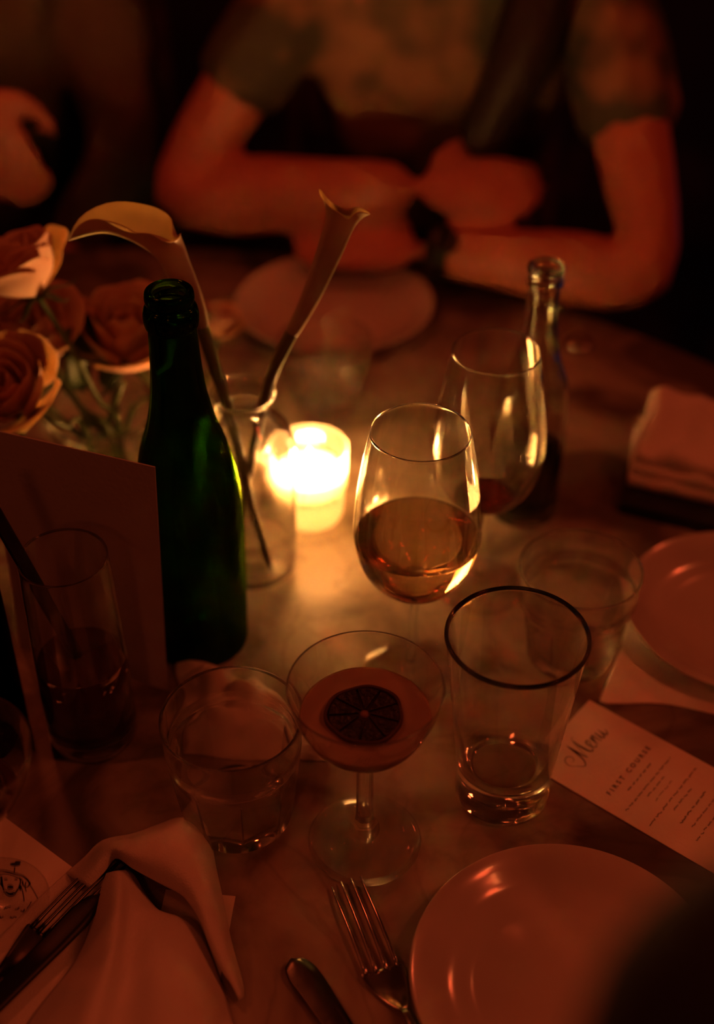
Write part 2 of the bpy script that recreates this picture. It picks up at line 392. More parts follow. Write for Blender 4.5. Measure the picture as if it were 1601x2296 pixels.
def coupe(x, y, label, rs, zf=.1215, drink=None):
    t = thing('coupe_glass', label, 'cocktail glass', (x, y, 0), 'stemmed cocktail coupes')
    ob = [(.0050, .0815), (.0080, .0850), (.0165, .0900), (.0265, .0985), (.0352, .1095), (.0410, .1215), (.0450, .1340), (.0473, .1455)]
    O = smoothprof([(r*rs, z) for r, z in ob], 7)
    I = smoothprof([((r-.0012)*rs, z) for r, z in reversed(ob[2:])]+[(.0160*rs, .0922), (.0070*rs, .0885), (0, .0878)], 7)
    part(t, 'bowl', lathe(O+[(.0470*rs, .1463), (.0464*rs, .1462)]+I, 128), GLASS)
    fac = lambda r, z, a: r*(1+.05*cos(6*a)) if .016 < z < .08 else r
    part(t, 'stem', lathe(smoothprof([(.0085, .008), (.0100, .013), (.0085, .019), (.0058, .025), (.0052, .05), (.0050, .0815)], 6), 48, fac), GLASS)
    part(t, 'foot', lathe([(0, .0006), (.030, .0006), (.0365, .0009), (.0374, .0016), (.0364, .0026), (.020, .0045), (.0120, .006), (.0085, .008)], 96), FOOT)
    dp = [(r, z) for r, z in reversed(I) if z < zf]
    rl = [r for r, z in I if z >= zf][-1]
    dp = [(max(r+.00012, 0), z) for r, z in dp]; dp[0] = (0, dp[0][1]-.0001)
    dp += [(rl+.00005, zf), (rl-.0015, zf-.0005), (rl*.6, zf-.0006), (0, zf-.0006)]
    part(t, 'cocktail', lathe(dp, 96), drink or COCKT)
coupe(.0050, .5564, 'coupe of cloudy cocktail in focus at the centre, between tumbler and pint glass', 1.0)
coupe(-.2310, .5047, 'coupe at the left edge standing on the printed cocktail napkin', 1.0, .108, M('shaded_cocktail', (.07, .03, .02), .1))  # drink coloured darker to stand in for the card's shadow

def citrus(x, y, z, r, rz, label):
    t = thing('citrus_slice', label, 'citrus slice', (x, y, z), 'dried citrus slices', rz)
    part(t, 'rind', lathe([(r*.93, 0), (r, .0006), (r, .0028), (r*.95, .0034), (r*.92, .003), (r*.92, .0006), (r*.93, 0)], 64, lambda q, z_, a: q*(1+.03*sin(3*a)+.015*sin(7*a))), RIND)
    part(t, 'core', lathe([(0, .0002), (r*.12, .0002), (r*.10, .0030), (0, .0034)], 10), M('citrus_core', (.20, .10, .06), .6))
    part(t, 'pith', lathe([(0, .0001), (r*.92, .0001), (r*.92, .0012), (0, .0012)], 48), M('citrus_pith', (.02, .008, .005), .6))
    n = 9
    for k in range(n):
        a0 = 2*pi*k/n+.025; a1 = 2*pi*(k+1)/n-.025; q = []
        for j in range(7):
            a = a0+(a1-a0)*j/6; q.append((r*.90*cos(a), r*.90*sin(a)))
        am = (a0+a1)/2; q.append((r*.15*cos(am), r*.15*sin(am)))
        sg = slab(q, .0006, .0026); part(t, 'segment', sg, CITRUS, bevel=.0004, smooth=False)
citrus(.0045, .5545, .1214, .0238, .4, 'dark dried citrus wheel floating on the cocktail in the central coupe')
citrus(-.2280, .5060, .1079, .0238, 1.1, 'dark dried citrus wheel in the cocktail at the left edge')

# ------------------------------------------------------------------ tumblers, pint, highball
def facet(n, z0, z1, k=1.0):
    def f(r, z, a):
        if r < .02 or z < z0 or z > z1: return r
        e = min(1, (z-z0)/.004, (z1-z)/.006)*k
        b = (a % (2*pi/n))-pi/n
        return r*(1-e*(1-cos(pi/n)/cos(b)))
    return f
def tumbler(x, y, h, rt, rb, label, fill=None, n=9, mat=None):
    t = thing('tumbler', label, 'tumbler', (x, y, 0), 'faceted water tumblers')
    O = [(0, .001), (rb*.82, .0), (rb*.93, .0012), (rb, .005), (rb+(rt-rb)*.25, h*.22), (rb+(rt-rb)*.50, h*.44), (rb+(rt-rb)*.70, h*.60), (rb+(rt-rb)*.74, h*.66), (rb+(rt-rb)*.82, h*.685),
         (rb+(rt-rb)*.85, h*.76), (rb+(rt-rb)*.84, h*.78), (rb+(rt-rb)*.93, h*.90), (rt-.0004, h-.0015), (rt-.0008, h-.0002), (rt-.0016, h)]
    I = [(rt-.0024, h-.0012), (rt-.0034, h*.8), (rb+(rt-rb)*.55-.0022, h*.5), (rb-.0022, .016), (rb*.8, .0115), (rb*.5, .0105), (0, .0100)]
    O2 = O[:3]+smoothprof(O[3:], 3)
    part(t, 'glass_body', lathe(O2+smoothprof(I, 5), 144, facet(n, .006, h*.67)), mat or GLASS, auto=30)
    if fill:
        zi = fill; ii = smoothprof(I, 5); dp = [(r+.0001 if r > 0 else 0, z) for r, z in reversed(ii) if z < zi]
        rl = [r for r, z in ii if z >= zi][-1]
        dp += [(rl, zi), (rl-.001, zi-.0004), (0, zi-.0005)]; dp[0] = (0, dp[0][1]-.0001)
        part(t, 'water', lathe(dp, 72), WATER)
    return t
tumbler(-.0795, .5785, .0957, .0456, .0362, 'faceted tumbler in focus left of the central coupe')
tumbler(.1615, .7295, .0889, .0452, .0320, 'blurred faceted tumbler behind the pint glass beside the right plate')
tumbler(-.0290, 1.0575, .0815, .0450, .0300, 'faceted tumbler of ice standing behind the glowing candle', .046, 8, glassmat('far_glass', (.99, .99, .98), 1.47, clear=.66))
for i, (dx, dy, z, a, b) in enumerate([(.012, -.008, .042, .5, .3), (-.014, .010, .044, 1.2, -.4), (.006, .014, .047, .2, .8), (-.010, -.012, .026, .9, .2), (.012, .008, .022, .1, 1.0)]):
    g = box((0, 0, 0), (.020, .018, .017)).xf(Matrix.Rotation(a, 4, 'Z') @ Matrix.Rotation(b, 4, 'X')).xf(Matrix.Translation((-.029+dx, 1.0575+dy, z)))
    solo('ice_cube', g, ICE, ['ice cube right of centre near the rim of the far tumbler', 'ice cube at the left of the top layer in the far tumbler', 'topmost ice cube at the back of the far tumbler', 'ice cube low at the left in the far tumbler', 'ice cube lowest at the right in the far tumbler'][i], 'ice cube', (-.029+dx, 1.0575+dy, z-.008), 'ice cubes in the far tumbler', bevel=.003)

def pint():
    t = thing('pint_glass', 'tall clear pint glass with a heavy base, right of the central coupe', 'glass', (.0990, .5977, 0))
    O = [(0, .0015), (.024, .0), (.0300, .001), (.0318, .004), (.0320, .010), (.0312, .018), (.0322, .026), (.0345, .05), (.0385, .09), (.0430, .135), (.0446, .1465), (.0449, .1478), (.0444, .1490)]
    I = [(.0432, .1488), (.0426, .1470), (.0410, .135), (.0367, .09), (.0322, .055), (.0288, .038), (.0240, .0297), (.0150, .0276), (0, .0270)]
    body = lathe(O[:3]+smoothprof(O[3:11], 4)+[(.0446, .1455)]+smoothprof(I[1:], 5), 128)
    part(t, 'glass_body', body, glassmat('thick_clear_glass', (.97, .97, .95), 1.5, clear=.06))
    rim = lathe([(.0446, .1455), (.0452, .1465), (.0451, .1482), (.0440, .1490), (.0428, .1482), (.0426, .1470)], 128)
    part(t, 'rim', rim, glassmat('smoky_rim_glass', (.25, .2, .16), 1.5), label='thick dark-looking rolled rim')
pint()

def highball():
    x, y = -.1885, .6525
    t = thing('highball_glass', 'tall straight glass of dark drink with a black straw', 'glass', (x, y, 0))
    O = [(0, .001), (.026, .0), (.0300, .001), (.0315, .006), (.0318, .02), (.0312, .08), (.0300, .13), (.0290, .162), (.0286, .1637)]
    I = [(.0278, .1635), (.0276, .160), (.0286, .13), (.0298, .08), (.0302, .02), (.028, .014), (.015, .012), (0, .0118)]
    part(t, 'glass_body', lathe(O[:3]+smoothprof(O[3:], 4)+smoothprof(I, 5), 96), GLASS_THIN)
    dp = [(0, .0117), (.015, .0119), (.0281, .0139), (.0303, .020), (.0300, .075), (.029, .0748), (0, .0746)]
    part(t, 'drink', lathe(dp, 72), COLA)
    p0 = atY(-70, 1010, .70); p1 = Vector((x+.012, y+.006, .0150))
    p0 = Vector((-.228, .644, .225)); p1 = Vector((x+.010, y+.008, .0160))
    st = tube([p0.lerp(p1, k/8) for k in range(9)], .0043, 16, caps=False); 
    s = solo('drinking_straw', st, BLACKP, 'black straw leaning in the tall glass of dark drink', 'straw', p1, solid=.0004)
highball()

def dark_bottle():
    x, y = -.2670, .6500
    t = thing('dark_bottle', 'dark glass bottle cut off by the left edge beside the tall glass', 'bottle', (x, y, 0))
    o = [(0, .004), (.022, .001), (.028, 0), (.032, .004), (.033, .02), (.033, .12), (.031, .145), (.022, .17), (.014, .19), (.012, .22), (.0125, .235), (.0145, .237), (.0145, .245), (.011, .246)]
    i = [(.0095, .24), (.010, .22), (.012, .19), (.020, .17), (.029, .145), (.031, .12), (.031, .02), (.026, .006), (0, .01)]
    part(t, 'body', lathe(smoothprof(o, 3)+smoothprof(i, 3), 64), DARKG)
    part(t, 'drink', lathe([(0, .0102), (.026, .0062), (.0311, .02), (.0311, .11), (0, .1098)], 48), COLA)
dark_bottle()

def soda_bottle():
    t = thing('clear_bottle', 'slim clear glass bottle standing behind the wine glasses', 'bottle', (.1437, .9101, 0))
    o = [(0, .003), (.020, .001), (.026, 0), (.0290, .004), (.0295, .02), (.0295, .10), (.0290, .115), (.0260, .132), (.0190, .152), (.0150, .172), (.0128, .192), (.0124, .214), (.0124, .2175)]
    lip = [(.0124, .2175), (.0142, .2190), (.0145, .2235), (.0135, .2260), (.0137, .2285), (.0146, .2310), (.0143, .2345), (.0125, .2360), (.0105, .2350)]
    i = [(.0098, .225), (.0104, .212), (.0108, .192), (.0130, .172), (.0168, .152), (.0238, .132), (.0268, .115), (.0273, .10), (.0273, .02), (.024, .008), (0, .012)]
    part(t, 'body', lathe(smoothprof(o, 4)+smoothprof(lip, 3)[1:]+smoothprof(i, 4), 96), glassmat('bottle_glass', (.95, .97, .93), 1.5, clear=.08))
    part(t, 'drink', lathe([(0, .0122), (.024, .0082), (.0274, .02), (.0274, .068), (.026, .0675), (0, .0673)], 64), glassmat('cola', (.20, .05, .02), 1.33))
soda_bottle()
solo('crown_cap', lathe([(.0125, 0), (.0155, .001), (.0150, .004), (.0130, .0055), (0, .0060), (0, .0050), (.0125, .0045), (.0135, .001)], 63, lambda r, z, a: r*(1+.03*cos(21*a)) if r > .013 else r).xf(Matrix.Translation(at(1295, 775))),
     STEEL, 'metal bottle cap lying behind the slim clear bottle', 'bottle cap', at(1295, 775))

# ------------------------------------------------------------------ carafe with calla lilies
VX, VY = -.0850, .8333
def carafe():
    t = thing('flower_vase', 'round-shouldered glass vase holding calla lilies in front of the candle', 'vase', (VX, VY, 0))
    o = [(0, .002), (.024, 0), (.031, .001), (.0345, .005), (.0358, .02), (.0372, .06), (.0380, .10), (.0372, .122), (.0330, .138), (.0250, .149), (.0205, .155), (.0200, .160), (.0225, .166), (.0250, .1690), (.0252, .1702)]
    i = [(.0240, .1708), (.0222, .1685), (.0190, .162), (.0192, .155), (.0240, .1475), (.0315, .1365), (.0355, .121), (.0362, .10), (.0354, .06), (.034, .02), (.032, .009), (.02, .006), (0, .006)]
    part(t, 'glass_body', lathe(o[:3]+smoothprof(o[3:], 4)+smoothprof(i, 4), 112), GLASS_THIN)
    wz = .050; ii = smoothprof(i, 4)
    dp = [(max(r+.0001, 0), z) for r, z in reversed(ii) if z < wz]; rl = [r for r, z in ii if z >= wz][-1]
    dp[0] = (0, dp[0][1]-.0001); dp += [(rl, wz), (rl-.0015, wz-.0005), (0, wz-.0006)]
    part(t, 'water', lathe(dp, 72), WATER)
carafe()

def calla(label, spine, radii, lip, ring_r, origin, tube_from):
    """spine: 3D points from stem foot to mouth; the last len-tube_from points belong to the spathe."""
    t = thing('calla_lily', label, 'flower', origin, 'calla lilies in the glass vase')
    st = spline(spine[:tube_from+2], 26); n = len(st)
    part(t, 'stem', tube(st, [radii[0]+(radii[1]-radii[0])*k/(n-1) for k in range(n)], 14), LILYST, local=False, label='long bare green stem')
    # rings of the trumpet
    sp = spine[tube_from:]; m = len(lip); rings = []
    axis_pts = spline(sp, 6); NR = len(axis_pts)
    c = sum((Vector(p) for p in lip), Vector())/m
    T = (axis_pts[-1]-axis_pts[-2]).normalized()
    # reference directions from the lip loop itself
    for i, P in enumerate(axis_pts):
        f = i/(NR-1); Ti = (axis_pts[min(i+1, NR-1)]-axis_pts[max(i-1, 0)]).normalized(); row = []
        d0 = Vector(lip[0])-axis_pts[-1]; d0 = (d0-Ti*d0.dot(Ti)).normalized(); B = Ti.cross(d0)
        nrm = sum(((Vector(lip[k])-axis_pts[-1]).cross(Vector(lip[(k+1) % m])-axis_pts[-1]) for k in range(m)), Vector())
        sgn = 1 if nrm.dot(Ti) > 0 else -1
        r = radii[1]+(ring_r-radii[1])*f**1.1
        for k in range(m):
            a = 2*pi*k/m*sgn; row.append(P+(d0*cos(a)+B*sin(a))*r)
        rings.append(row)
    rings.append([Vector(p) for p in lip])
    cols = []
    for k in range(m):
        line = [tuple(rings[i][k]) for i in range(len(rings))]
        # flare: a point just before the lip, between the axis direction and the lip
        a = Vector(line[-2]); b = Vector(line[-1]); L = (b-a).length
        mid = a+(b-a)*.45+T*min(L*.22, .012)
        line.insert(-1, tuple(mid)); cols.append(smoothprof(line, 5))
    g = G(); g.grid([[Vector(cols[k][i]) for k in range(m)] for i in range(len(cols[0]))], True); g.open = True
    o = part(t, 'spathe', g, LILY, local=False, solid=.0006, sub=1, label='cream trumpet petal')
    sd = tube(spline([axis_pts[1], axis_pts[3], axis_pts[-1]], 8), [.0025]*7+[.001], 10)
    part(t, 'spadix', sd, M('spadix', (.7, .45, .08), .7), local=False)
def P(u, v, dY=0, Y=.835): return atY(u, v, Y+dY)
# left lily: long tip arching to the left
lip1 = [P(149, 556, .000), P(161, 505, .002), P(190, 474, .007), P(240, 452, .012), P(282, 451, .016), P(318, 457, .018), P(350, 464, .018), P(380, 480, .014), P(390, 500, .008), P(384, 530, .002),
        P(396, 534, -.006), P(409, 516, -.008), P(403, 538, -.013), P(383, 547, -.018), P(362, 543, -.020), P(343, 526, -.019), P(322, 522, -.015), P(300, 524, -.011), P(272, 517, -.008), P(246, 500, -.005), P(220, 489, -.003), P(190, 492, -.002), P(164, 514, -.001)]
sp1 = [Vector((VX+.014, VY-.014, .012)), Vector((VX+.005, VY-.008, .05)), Vector((VX-.004, VY, .105)), P(503, 890, .005), P(470, 790, 0), P(452, 730, 0), P(440, 690, 0), P(418, 640, 0), P(396, 595, 0), P(380, 560, 0)]
calla('calla lily with a long pointed tip arching to the left behind the green bottle', sp1, (.0028, .0055), lip1, .0110, (VX+.014, VY-.014, .012), 5)
# right lily, nearly closed
lip2 = [P(712, 418, .006), P(722, 432, .010), P(733, 446, .010), P(750, 458, .009), P(766, 464, .008), P(778, 474, .004), P(788, 464, .006), P(803, 463, .006), P(820, 470, .004), P(836, 484, .002), P(822, 478, -.005), P(806, 473, -.008), P(792, 482, -.010),
        P(784, 496, -.011), P(772, 488, -.011), P(760, 476, -.010), P(745, 470, -.007), P(730, 456, -.002), P(716, 440, .002)]
sp2 = [Vector((VX-.016, VY-.006, .014)), Vector((VX-.006, VY+.006, .06)), Vector((VX+.004, VY+.002, .11)), P(598, 880, .004), P(622, 810, 0), P(655, 745, 0), P(690, 680, 0), P(716, 620, 0), P(742, 555, 0), P(762, 500, 0)]
calla('narrow rolled calla lily leaning to the right above the candle', sp2, (.0028, .0052), lip2, .0105, (VX-.016, VY-.006, .014), 5)

# ------------------------------------------------------------------ roses in a cut glass vase
RX, RY = -.215, .93
def rose_vase():
    t = thing('rose_vase', 'short cut-glass vase of roses behind the green bottle', 'vase', (RX, RY, 0))
    fac = lambda r, z, a: r*(1+.035*abs(((a*10/pi+z*90) % 2)-1)) if .012 < z < .085 and r > .036 else r
    o = [(0, .001), (.030, 0), (.034, .004), (.038, .02), (.043, .06), (.046, .088), (.0475, .092)]
    i = [(.0455, .092), (.042, .08), (.037, .045), (.033, .016), (.02, .011), (0, .011)]
    part(t, 'glass_body', lathe(o[:3]+smoothprof(o[3:], 4)+smoothprof(i, 4), 160, fac), GLASS)
    part(t, 'water', lathe([(0, .0109), (.02, .0109), (.0331, .016), (.0372, .045), (.036, .0448), (0, .0446)], 64), WATER)
rose_vase()
def petal(r, h, wdt, open_, curl, seed):
    rnd = random.Random(seed); rows = []; nt_, na = 9, 9; ph = rnd.random()*6
    for i in range(nt_):
        tt = i/(nt_-1); row = []
        for j in range(na):
            s = 2*j/(na-1)-1
            ang = s*wdt*(.35+.65*sin(min(tt*1.25, 1)*pi/2))*(1-.32*max(0, tt-.75)/.25*s*s)
            zz = h*(tt-.10*s*s*tt+.03*sin(5*s+ph)*tt)
            rr = r*(.12+.88*sin(min(1, tt*1.5)*pi/2))+open_*tt*tt+curl*max(0, tt-.72)**1.3*3*(1+.4*sin(4*s+ph))
            if tt > .85: zz -= curl*.5*(tt-.85)/.15
            row.append((rr*cos(ang), rr*sin(ang), zz))
        rows.append(row)
    return G().grid(rows)
def rose(center, axis, R, label, stem_pts, leaves, seed, turn=0):
    ax = Vector(axis).normalized(); root = Vector(stem_pts[-1])
    t = thing('rose', label, 'flower', root, 'pale roses in the cut-glass vase')
    q = ax.to_track_quat('Z', 'Y').to_matrix().to_4x4(); base = Vector(center)-ax*R*.95
    specs = [(.22, 3, 1.9, .0, .0, 1.55), (.42, 4, 1.15, .02, .04, 1.62), (.62, 4, 1.05, .10, .12, 1.60), (.80, 5, .90, .22, .22, 1.5), (.95, 5, .80, .42, .40, 1.32)]
    k = 0
    for (rf, n, wd, op, cu, hf) in specs:
        for j in range(n):
            g = petal(R*rf, R*hf*(1+.05*sin(seed+k)), wd, R*op, R*cu*.35, seed*31+k)
            g.xf(Matrix.Rotation(2*pi*j/n+k*.7+turn, 4, 'Z')); g.xf(Matrix.Translation(base) @ q); g.open = True
            part(t, 'petal', g, PETAL, local=False, solid=.0006, sub=1); k += 1
    for j in range(5):
        g = tube(spline([(0, 0, 0), (.5*R, 0, -.02*R), (.95*R, 0, -.2*R), (1.25*R, 0, -.1*R)], 7), [.10*R, .16*R, .15*R, .12*R, .09*R, .05*R, .01*R], 8, flat=.15)
        g.xf(Matrix.Rotation(2*pi*j/5+turn, 4, 'Z')).xf(Matrix.Translation(base) @ q); part(t, 'sepal', g, LEAFG, local=False)
    sp = spline([base]+[Vector(p) for p in stem_pts], 20)
    part(t, 'stem', tube(sp, .0024, 10), STEMG, local=False)
    for (p, d, L, wd) in leaves:
        part(t, 'leaf', leaf(p, d, L, wd), LEAFG, local=False, solid=.0005)
def leaf(p, d, L, wd):
    p = Vector(p); d = Vector(d).normalized(); side = d.cross(Vector((0, -.5, 1))).normalized(); up = side.cross(d); rows = []
    for i in range(11):
        t = i/10; hw = wd*sin(pi*min(1, t*.97+.03))**.8*(1-.35*t)*(1+.05*(i % 2)); c = p+d*L*t+up*(-.25*L*t*t)
        rows.append([c+side*hw*s+up*abs(s)*hw*.25 for s in (-1, -.5, 0, .5, 1)])
    g = G().grid(rows); g.open = True; return g
vr = lambda dx, dy, z: Vector((RX+dx, RY+dy, z))
V0 = [vr(.016, -.010, .085), vr(.010, .0, .014)]
rose(atY(45, 590, .93), (-.35, .1, 1), .030, 'pale rose with ruffled tip rising highest at the left edge', [atY(95, 680, .93), atY(165, 790, .925), atY(222, 900, .92)]+V0, [(atY(70, 640, .93), (-.8, 0, .2), .03, .008)], 3)
rose(atY(55, 740, .95), (-.1, -.3, 1), .036, 'wide open rose in the middle of the left-hand cluster', [atY(110, 830, .945), atY(190, 920, .93), vr(.006, -.016, .085), vr(.004, .004, .016)],
     [(atY(150, 800, .94), (.3, .1, -.9), .045, .014), (atY(135, 745, .95), (.9, .0, -.5), .035, .012)], 5, .5)
rose(atY(22, 868, .86), (-.25, -.55, .9), .031, 'nearest rose with layered petals low at the left edge', [atY(95, 925, .87), atY(150, 960, .885), vr(-.012, -.030, .100), vr(-.004, -.010, .016)], [], 8, 1.1)
rose(atY(282, 742, .97), (.05, -.2, 1), .037, 'upright rose standing directly behind the bottle neck', [atY(262, 850, .965), atY(250, 930, .945), vr(.012, .014, .085), vr(0, .006, .016)],
     [(atY(205, 700, .97), (-.1, .1, -1), .05, .014), (atY(225, 860, .95), (.5, -.1, .7), .03, .012)], 11, .2)
rose(atY(490, 722, 1.10), (.15, -.1, 1), .018, 'small bud between the bottle and the leaning lily', [atY(478, 790, 1.09), atY(440, 880, 1.02), vr(.028, .012, .088), vr(.010, .008, .018)], [(atY(465, 700, 1.09), (0, .1, -1), .04, .009)], 13)
for i, (a, b) in enumerate([((275, 855, .93), (232, 980, .92)), ((105, 795, .93), (215, 965, .92)), ((100, 905, .90), (195, 985, .91))]):
    p, q = atY(*a), atY(*b)
    e = vr(.006+.004*i, -.006+.006*i, .03)
    solo('twig', tube(spline([p, q, vr(.010-.012*i, -.012+.008*i, .085), e], 14), .0028, 10), STEMG,
         ['thick cut stem sticking up right of the crossing rose stems', 'thin bare stem slanting up towards the middle rose', 'short stub of stem pointing left over the standing card'][i], 'stem', e, 'bare stems in the rose vase')

# ------------------------------------------------------------------ plates
def plate(c, r, label, h=.018):
    O = [(0, .0), (r*.50, .0), (r*.55, .0012), (r*.62, .0035), (r*.78, h*.45), (r*.92, h*.78), (r*.985, h*.97), (r, h)]
    I = [(r*.992, h+.0012), (r*.97, h+.0006), (r*.90, h*.80+.0014), (r*.76, h*.50), (r*.62, .0060), (r*.5, .0046), (0, .0042)]
    g = lathe(smoothprof(O[2:], 5), 128)
    g = lathe(O[:2]+smoothprof(O[2:], 5)+smoothprof(I, 5), 128)
    t = thing('plate', label, 'plate', (c[0], c[1], c[2] if len(c) > 2 else 0), 'white side plates')
    part(t, 'dish', g, CERAMIC)
plate((.1240, .4465, 0), .0935, 'white plate nearest the camera beside the fork, at bottom right')
plate((.2985, .7595, .0032), .0925, 'white plate on cloth at the right edge beside the blurred tumbler')
plate((-.0240, 1.2394, 0), .1050, 'empty white plate at the far side in front of the folded arms')

# ------------------------------------------------------------------ cutlery
def cutlery_fork(tips, roots, neck, handle, z, label, mat=STEEL, group='forks'):
    t = thing('fork', label, 'fork', (neck.x, neck.y, z), group)
    for a, b in zip(tips, roots):
        c = a.lerp(b, .5)+Vector((0, 0, .002)); p = spline([a, c, b], 12)
        part(t, 'tine', tube(p, [.0005, .0009]+[.0012]*4+[.0014]*4+[.0016, .0018], 10, flat=.8), mat, local=False)
    L = roots[0]; R = roots[-1]; mid = (L+R)/2; ax = (neck-mid).normalized(); sd = (R-L)/2; w0 = sd.length
    sd.normalize(); D = (neck-mid).length; rows = []
    for i in range(13):
        f = i/12; hw = (w0+.0018)*(1-f)**.75*(1+.15*sin(pi*f))+.0022
        cp = mid+ax*D*f-ax*.002*(1-f)+Vector((0, 0, -.0025*sin(pi*f)))
        rows.append([cp+sd*hw*s+Vector((0, 0, .0016*s*s)) for s in (-1, -.5, 0, .5, 1)])
    part(t, 'neck', G().grid(rows), mat, local=False, solid=.0016, sub=1)
    part(t, 'handle', tube(spline([neck, neck.lerp(handle, .4)+Vector((0, 0, .003)), handle], 14), [.0024, .0025, .0028, .0032, .0036, .004, .0045, .005, .0055, .006, .0062, .006, .005, .002], 14, flat=.45), mat, local=False)
cutlery_fork([at(744, 1989, .004), at(765, 1977, .004), at(787, 1969, .004), at(808, 1965, .004)], [at(823, 2188, .004), at(845, 2182, .004), at(869, 2176, .004), at(893, 2168, .004)],
             at(905, 2262, .004), at(980, 2440, .004)+Vector((0, 0, 0)), .004, 'steel fork lying between the knife and the nearest plate')
def knife(tip, back, w, z, label, mat, group='knives'):
    t = thing('knife', label, 'knife', (tip.x, tip.y, z), group)
    ax = (back-tip).normalized(); sd = ax.cross(Vector((0, 0, 1))); L = (back-tip).length; Lb = min(L*.55, .11); rows = []
    for i in range(21):
        f = i/20; hw = w*(1-(1-min(1, f*4))**2.2)**.5*(1-.25*f)
        rows.append([tip+ax*Lb*f+sd*(hw*s+w*.15*(1-min(1, f*3)))+Vector((0, 0, .0008*(1-s*s))) for s in (-1, -.4, .3, .85, 1)])
    part(t, 'blade', G().grid(rows), mat, local=False, solid=.0012)
    part(t, 'handle', tube(spline([tip+ax*Lb*.97, tip+ax*(Lb+L)*.5, back], 12), [.004, .0045, .005, .0058, .0065, .007, .0073, .0075, .0075, .007, .006, .003], 14, flat=.5), mat, local=False)
knife(at(658, 2150, .003), at(905, 2520, .003), .0098, .003, 'dinner knife with a rounded tip, left of the fork and plate', DSTEEL)

# ------------------------------------------------------------------ near napkin with its cutlery, bottom left
def rail(*pts): return [at(u, v, z) for (u, v, z) in pts]
nap = thing('napkin', 'draped white cloth napkin folded over cutlery at the bottom left', 'napkin', at(350, 2150))
A = [rail((150, 1960, .001), (190, 1925, .002), (232, 1887, .004), (300, 1872, .004), (360, 1850, .003), (405, 1836, .002), (445, 1848, .001), (470, 1893, .001), (482, 1950, .001), (497, 2020, .001), (515, 2110, .001), (541, 2205, .001), (543, 2235, .001)),
     rail((165, 1970, .006), (205, 1935, .010), (240, 1896, .014), (300, 1885, .022), (360, 1868, .028), (400, 1858, .030), (432, 1872, .030), (455, 1915, .028), (468, 1968, .026), (483, 2035, .022), (505, 2120, .018), (530, 2200, .010), (541, 2238, .006)),
     rail((185, 1980, .008), (218, 1944, .014), (250, 1908, .018), (300, 1915, .030), (350, 1920, .036), (385, 1930, .038), (412, 1955, .036), (435, 1990, .032), (452, 2030, .028), (470, 2085, .024), (495, 2150, .018), (525, 2210, .010), (540, 2240, .006)),
     rail((200, 1990, .006), (232, 1955, .010), (262, 1922, .014), (300, 1945, .020), (337, 1966, .024), (374, 1986, .025), (410, 2005, .024), (436, 2036, .020), (456, 2072, .017), (478, 2128, .014), (504, 2180, .010), (532, 2216, .007), (539, 2242, .006))]
g = loft(A, 6, 60); g.open = True; part(nap, 'folded_edge', g, CLOTH, local=False, solid=.0012, label='rolled-over upper fold of the napkin')
B = [rail((238, 1958, .010), (216, 2010, .004), (205, 2055, .003), (188, 2115, .002), (155, 2175, .002), (105, 2235, .002), (60, 2296, .002), (0, 2390, .002)),
     rail((248, 1955, .014), (236, 2005, .018), (228, 2060, .020), (212, 2125, .021), (188, 2190, .020), (150, 2255, .020), (120, 2315, .02), (90, 2390, .02)),
     rail((262, 1952, .017), (264, 2005, .028), (260, 2065, .032), (248, 2140, .034), (228, 2210, .034), (203, 2280, .034), (185, 2330, .034), (160, 2400, .034)),
     rail((278, 1951, .016), (290, 2010, .020), (292, 2075, .021), (286, 2145, .022), (280, 2215, .023), (270, 2280, .024), (262, 2330, .024), (250, 2400, .024)),
     rail((288, 1952, .015), (318, 2015, .014), (345, 2075, .022), (352, 2150, .030), (358, 2220, .033), (362, 2285, .034), (365, 2335, .034), (370, 2400, .034)),
     rail((296, 1956, .013), (342, 2030, .010), (395, 2062, .016), (425, 2130, .022), (442, 2205, .025), (452, 2280, .026), (460, 2330, .026), (465, 2400, .026)),
     rail((302, 1962, .011), (358, 2042, .005), (432, 2060, .004), (470, 2135, .003), (500, 2215, .002), (522, 2290, .002), (532, 2335, .002), (545, 2400, .002))]
g = loft(B, 6, 60); g.open = True; part(nap, 'hanging_flap', g, CLOTH, local=False, solid=.0012, label='rounded front flap with soft vertical folds')
Cc = [rail((158, 1948, .0015), (90, 2010, .0015), (20, 2080, .0015), (-80, 2170, .0015)), rail((205, 1925, .002), (130, 2010, .002), (60, 2095, .002), (-60, 2210, .002)),
      rail((262, 1930, .002), (190, 2030, .002), (95, 2130, .002), (-30, 2270, .002)), rail((300, 1960, .001), (235, 2060, .001), (150, 2180, .001), (20, 2350, .001))]
g = loft(Cc, 4, 20); g.open = True; part(nap, 'under_layer', g, CLOTH, local=False, solid=.0010)
d = (at(60, 2120)-at(258, 1925)).normalized(); sd = Vector((-d.y, d.x, 0)); T0 = at(290, 1900, .006)
cutlery_fork([T0+sd*o for o in (-.0085, -.0028, .0028, .0085)], [T0+d*.080+sd*o for o in (-.0085, -.0028, .0028, .0085)], T0+d*.115, T0+d*.22, .006,
             'fork tucked in the draped napkin at bottom left, tines under the fold', DSTEEL)
K0 = at(228, 2010, .0085)
knife(K0, K0+d*.22, .0085, .0085, 'dark knife tucked in the draped napkin beside its fork', M('blackened_steel', (.025, .022, .02), .42, .6))

